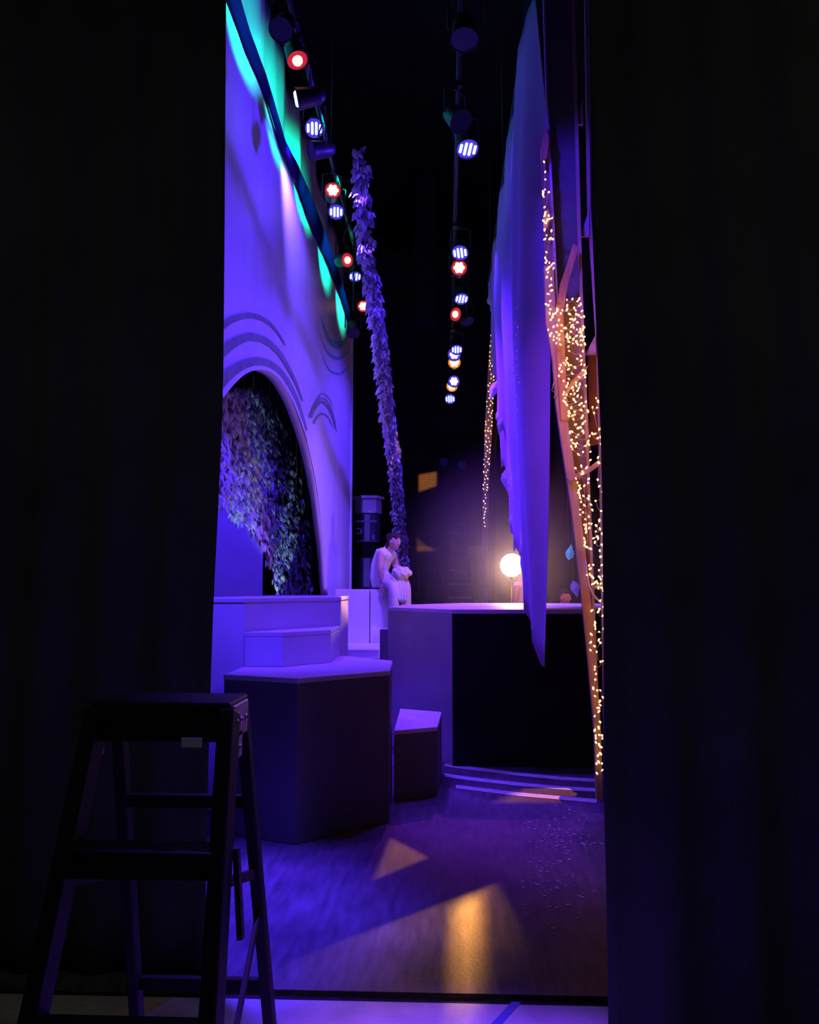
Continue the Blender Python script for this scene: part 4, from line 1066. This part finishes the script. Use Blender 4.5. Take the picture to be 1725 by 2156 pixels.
    for s in 'LR': b_ = MB(); b_.ball(J['sh' + s].lerp(msh, .22), .076, 14, 10); tp.append(b_.bm)
    fuse(tp, .011, 'tunic', shirt_m, e)
    tr_ = []
    for s in 'LR':
        tr_.append([(J['pelvis'].lerp(J['hip' + s], .5), .115), (J['hip' + s], .116), (J['kn' + s], .084), (J['kn' + s].lerp(J['an' + s], .5), .078), (J['an' + s].lerp(J['kn' + s], .06), .066)])
    fuse([skin_mesh([c], 2) for c in tr_] + [loft(torso(.014, .06)[:4])], .011, 'trousers', trouser_m, e)
    for s in 'LR':
        d = (J['toe' + s] - J['an' + s]); m = MB(); mid_ = J['an' + s] + d * .45 + Vector((0, 0, -.02))
        q = Vector((d.x, d.y, 0)).to_track_quat('Y', 'Z').to_matrix().to_4x4()
        mm = Matrix.Translation(mid_) @ q @ Matrix.Diagonal((.052, .13, .045, 1)); bmesh.ops.create_uvsphere(m.bm, u_segments=14, v_segments=10, radius=1, matrix=mm)
        m.build('shoe', black_cloth, e)
    for sx in (-1, 1):
        m = MB(); m.ball((sx * .0295, .0865, .008), .0052, 10, 8); bmesh.ops.transform(m.bm, matrix=MH, verts=m.bm.verts[:]); m.build('eye', hair_m, e)
    # hair: cap following the skull with locks
    m = MB(); bmesh.ops.create_uvsphere(m.bm, u_segments=30, v_segments=22, radius=1)
    dele = []
    for v in m.bm.verts:
        x_, y_, z = v.co
        if (y_ > .25 and z < .42) or z < -.45 or (abs(x_) > .7 and y_ > -.05 and z < .25): dele.append(v)
        k = 1.10 + .06 * noise.noise(Vector((x_ * 6, y_ * 6, z * 6)))
        v.co = (x_ * .078 * k, y_ * .097 * k, z * .117 * k)
    bmesh.ops.delete(m.bm, geom=dele, context='VERTS')
    if hair_style == 'bun':
        m.ball((.0, -.115, .05), .045, 12, 8)
        for k in range(8): m.ball((random.uniform(-.05, .05), -.10 + random.uniform(-.02, .02), -.06 + random.uniform(-.05, .03)), .022, 8, 6)
    for k in range(40):
        a, b = random.uniform(0, 6.28), random.uniform(.45, 1.3); d = Vector((math.cos(a) * math.cos(b) * .082, math.sin(a) * math.cos(b) * .100, math.sin(b) * .122)); m.ball(d, .016, 6, 5)
    bmesh.ops.transform(m.bm, matrix=MH, verts=m.bm.verts[:]); m.build('hair', hair_m, e, solid=.006)
    return e
# seated person on the far platform
YP = 11.43; zz = lambda py, y=YP: atY(800, py, y).z
xp = lambda px, y=YP: atY(px, 1200, y).x
person('person in white sleeveless tunic slumped on the violet platform edge, leaning on one arm', {
    'pelvis': (xp(801), YP + .20, zF + .155), 'belly': (xp(798), YP + .18, zF + .30), 'chest': (xp(808), YP + .12, zF + .47), 'neck': (xp(820), YP + .06, zF + .565),
    'head': (xp(831), YP - .01, zF + .655),
    'shR': (xp(803), YP - .06, zF + .50), 'elR': (xp(802), YP - .12, zF + .26), 'wrR': (xp(807), YP - .10, zF + .075), 'hdR': (xp(812), YP - .15, zF - .02), 'pnR': (0.2, 1, 0.2),
    'shL': (xp(826), YP + .22, zF + .47), 'elL': (xp(836), YP + .12, zF + .24), 'wrL': (xp(848), YP - .02, zF + .16), 'hdL': (xp(853), YP - .08, zF + .13), 'pnL': (0, 0, -1),
    'hipR': (xp(806), YP + .06, zF + .10), 'knR': (xp(831), YP - .24, zF + .06), 'anR': (xp(833), YP - .22, zF - .40), 'toeR': (xp(840), YP - .36, zF - .45),
    'hipL': (xp(822), YP + .22, zF + .11), 'knL': (xp(855), YP - .17, zF + .07), 'anL': (xp(857), YP - .15, zF - .40), 'toeL': (xp(866), YP - .29, zF - .45),
}, (.75, -.65, -.18), (.18, -.1, 0), 'bun', .0055)
# cloth bundle on the lap
m = MB(); c = Vector((xp(847), YP - .17, zF + .22))
g = bmesh.ops.create_icosphere(m.bm, subdivisions=4, radius=1)
for v in m.bm.verts:
    n_ = v.co.copy(); k = 1 + .14 * noise.noise(n_ * 2.2) + .06 * math.sin(n_.x * 9 + n_.z * 4); v.co = c + Vector((n_.x * .135 * k, n_.y * .12 * k, n_.z * .085 * k))
for f in m.bm.faces: f.smooth = True
rows = []
for i in range(9):
    t = i / 8; row = []
    for j in range(7):
        u = j / 6 - .5; row.append(Vector((xp(840) + u * (.16 - .05 * t) + .06 * t, YP - .22 - .05 * math.sin(t * 2) + .015 * math.sin(u * 20), zF + .16 - .33 * t)))
    rows.append(row)
m.grid(rows)
tag(m.build('cloth_bundle', white_cloth, solid=.006), 'bunched white cloth lying across the knees of the seated person', 'cloth')
# standing person next to the bright lamp
YQ = 12.2; X2 = atY(1095, 1230, YQ).x
person('person in a white tunic standing behind the bright lamp, one arm hanging', {
    'pelvis': (X2, YQ, .95), 'belly': (X2 - .01, YQ, 1.12), 'chest': (X2, YQ, 1.36), 'neck': (X2 + .01, YQ - .01, 1.52), 'head': (X2 + .03, YQ - .03, 1.66),
    'shR': (X2 - .05, YQ - .17, 1.46), 'elR': (X2 - .09, YQ - .22, 1.18), 'wrR': (X2 - .04, YQ - .24, .95), 'pnR': (1, 0, 0),
    'shL': (X2 + .05, YQ + .17, 1.46), 'elL': (X2 + .10, YQ + .22, 1.18), 'wrL': (X2 + .13, YQ + .2, .95), 'pnL': (1, 0, 0),
    'hipR': (X2, YQ - .09, .90), 'knR': (X2 + .02, YQ - .10, .50), 'anR': (X2 - .01, YQ - .10, .09), 'toeR': (X2 + .14, YQ - .13, .04),
    'hipL': (X2, YQ + .09, .90), 'knL': (X2 + .03, YQ + .10, .50), 'anL': (X2 + .01, YQ + .10, .09), 'toeL': (X2 + .16, YQ + .13, .04)}, (1, -.3, 0), (0, 0, 0), 'short', .006)
# crouching person, only the head shows over the platform
Y3 = 12.0; H3 = atY(1189, 1259, Y3); X3 = H3.x; Z3 = H3.z
dz = Z3 - 1.30
person('person with dark hair whose head just shows over the tall platform beside the timber flat', {
    'pelvis': (X3 - .10, Y3 + .12, .62 + dz), 'belly': (X3 - .09, Y3 + .10, .78 + dz), 'chest': (X3 - .05, Y3 + .05, 1.0 + dz), 'neck': (X3 - .02, Y3 + .03, 1.15 + dz), 'head': (X3, Y3, Z3),
    'shR': (X3 - .20, Y3 - .04, 1.09 + dz), 'elR': (X3 - .20, Y3 - .14, .84 + dz), 'wrR': (X3 - .10, Y3 - .32, .74 + dz), 'pnR': (0, 0, -1),
    'shL': (X3 + .12, Y3 + .14, 1.09 + dz), 'elL': (X3 + .18, Y3 + .0, .84 + dz), 'wrL': (X3 + .16, Y3 - .22, .74 + dz), 'pnL': (0, 0, -1),
    'hipR': (X3 - .16, Y3 + .0, .58 + dz), 'knR': (X3 - .10, Y3 - .40, .56 + dz), 'anR': (X3 - .12, Y3 - .38, .09), 'toeR': (X3 - .08, Y3 - .53, .04),
    'hipL': (X3 - .02, Y3 + .07, .58 + dz), 'knL': (X3 + .16, Y3 - .30, .56 + dz), 'anL': (X3 + .14, Y3 - .28, .09), 'toeL': (X3 + .2, Y3 - .42, .04)}, (.7, -.7, 0), (0, 0, 0), 'short', .006)
m = MB(); hz = .40 + dz; m.box((X3 - .11, Y3 + .16, hz - .02), (.42, .36, .04))
for sx in (-1, 1):
    for sy in (-1, 1): m.box((X3 - .11 + sx * .17, Y3 + .16 + sy * .14, (hz - .04) / 2), (.045, .045, hz - .04))
tag(m.build('stool', black_paint), 'black stool under the person behind the tall platform', 'stool')
# ------------------------------------------------------------------ stage haze hanging round the bright lamp
hz_m = bpy.data.materials.new('stage_haze'); hz_m.use_nodes = True; nt = hz_m.node_tree
nt.nodes.remove(nt.nodes['Principled BSDF']); vs_ = nt.nodes.new('ShaderNodeVolumeScatter')
vs_.inputs['Color'].default_value = (1, 1, 1, 1); vs_.inputs['Density'].default_value = 0.012; vs_.inputs['Anisotropy'].default_value = 0.2
nt.links.new(vs_.outputs[0], nt.nodes['Material Output'].inputs['Volume'])
tc = nt.nodes.new('ShaderNodeTexCoord'); ln_ = nt.nodes.new('ShaderNodeVectorMath'); ln_.operation = 'LENGTH'; nt.links.new(tc.outputs['Object'], ln_.inputs[0])
mr = nt.nodes.new('ShaderNodeMapRange'); mr.interpolation_type = 'SMOOTHSTEP'; nt.links.new(ln_.outputs['Value'], mr.inputs[0])
mr.inputs[1].default_value = 1.7; mr.inputs[2].default_value = 0.1; mr.inputs[3].default_value = 0; mr.inputs[4].default_value = 0.16
nt.links.new(mr.outputs[0], vs_.inputs['Density'])
m = MB(); m.ball((0, 0, 0), 1.72, 24, 16); hz = m.build('haze', hz_m); hz.location = lp_; tag(hz, 'thin warm haze glowing around the bright lamp', 'haze', kind='stuff')
pl = bpy.data.lights.new('stand_lamp_spill', 'POINT'); pl.color = (1.0, .42, .16); pl.energy = 45; pl.shadow_soft_size = .06
po = bpy.data.objects.new('stand_lamp_spill', pl); COL.objects.link(po); po.location = lp_ + (Ml.to_3x3() @ Vector((0, 0, .12)))
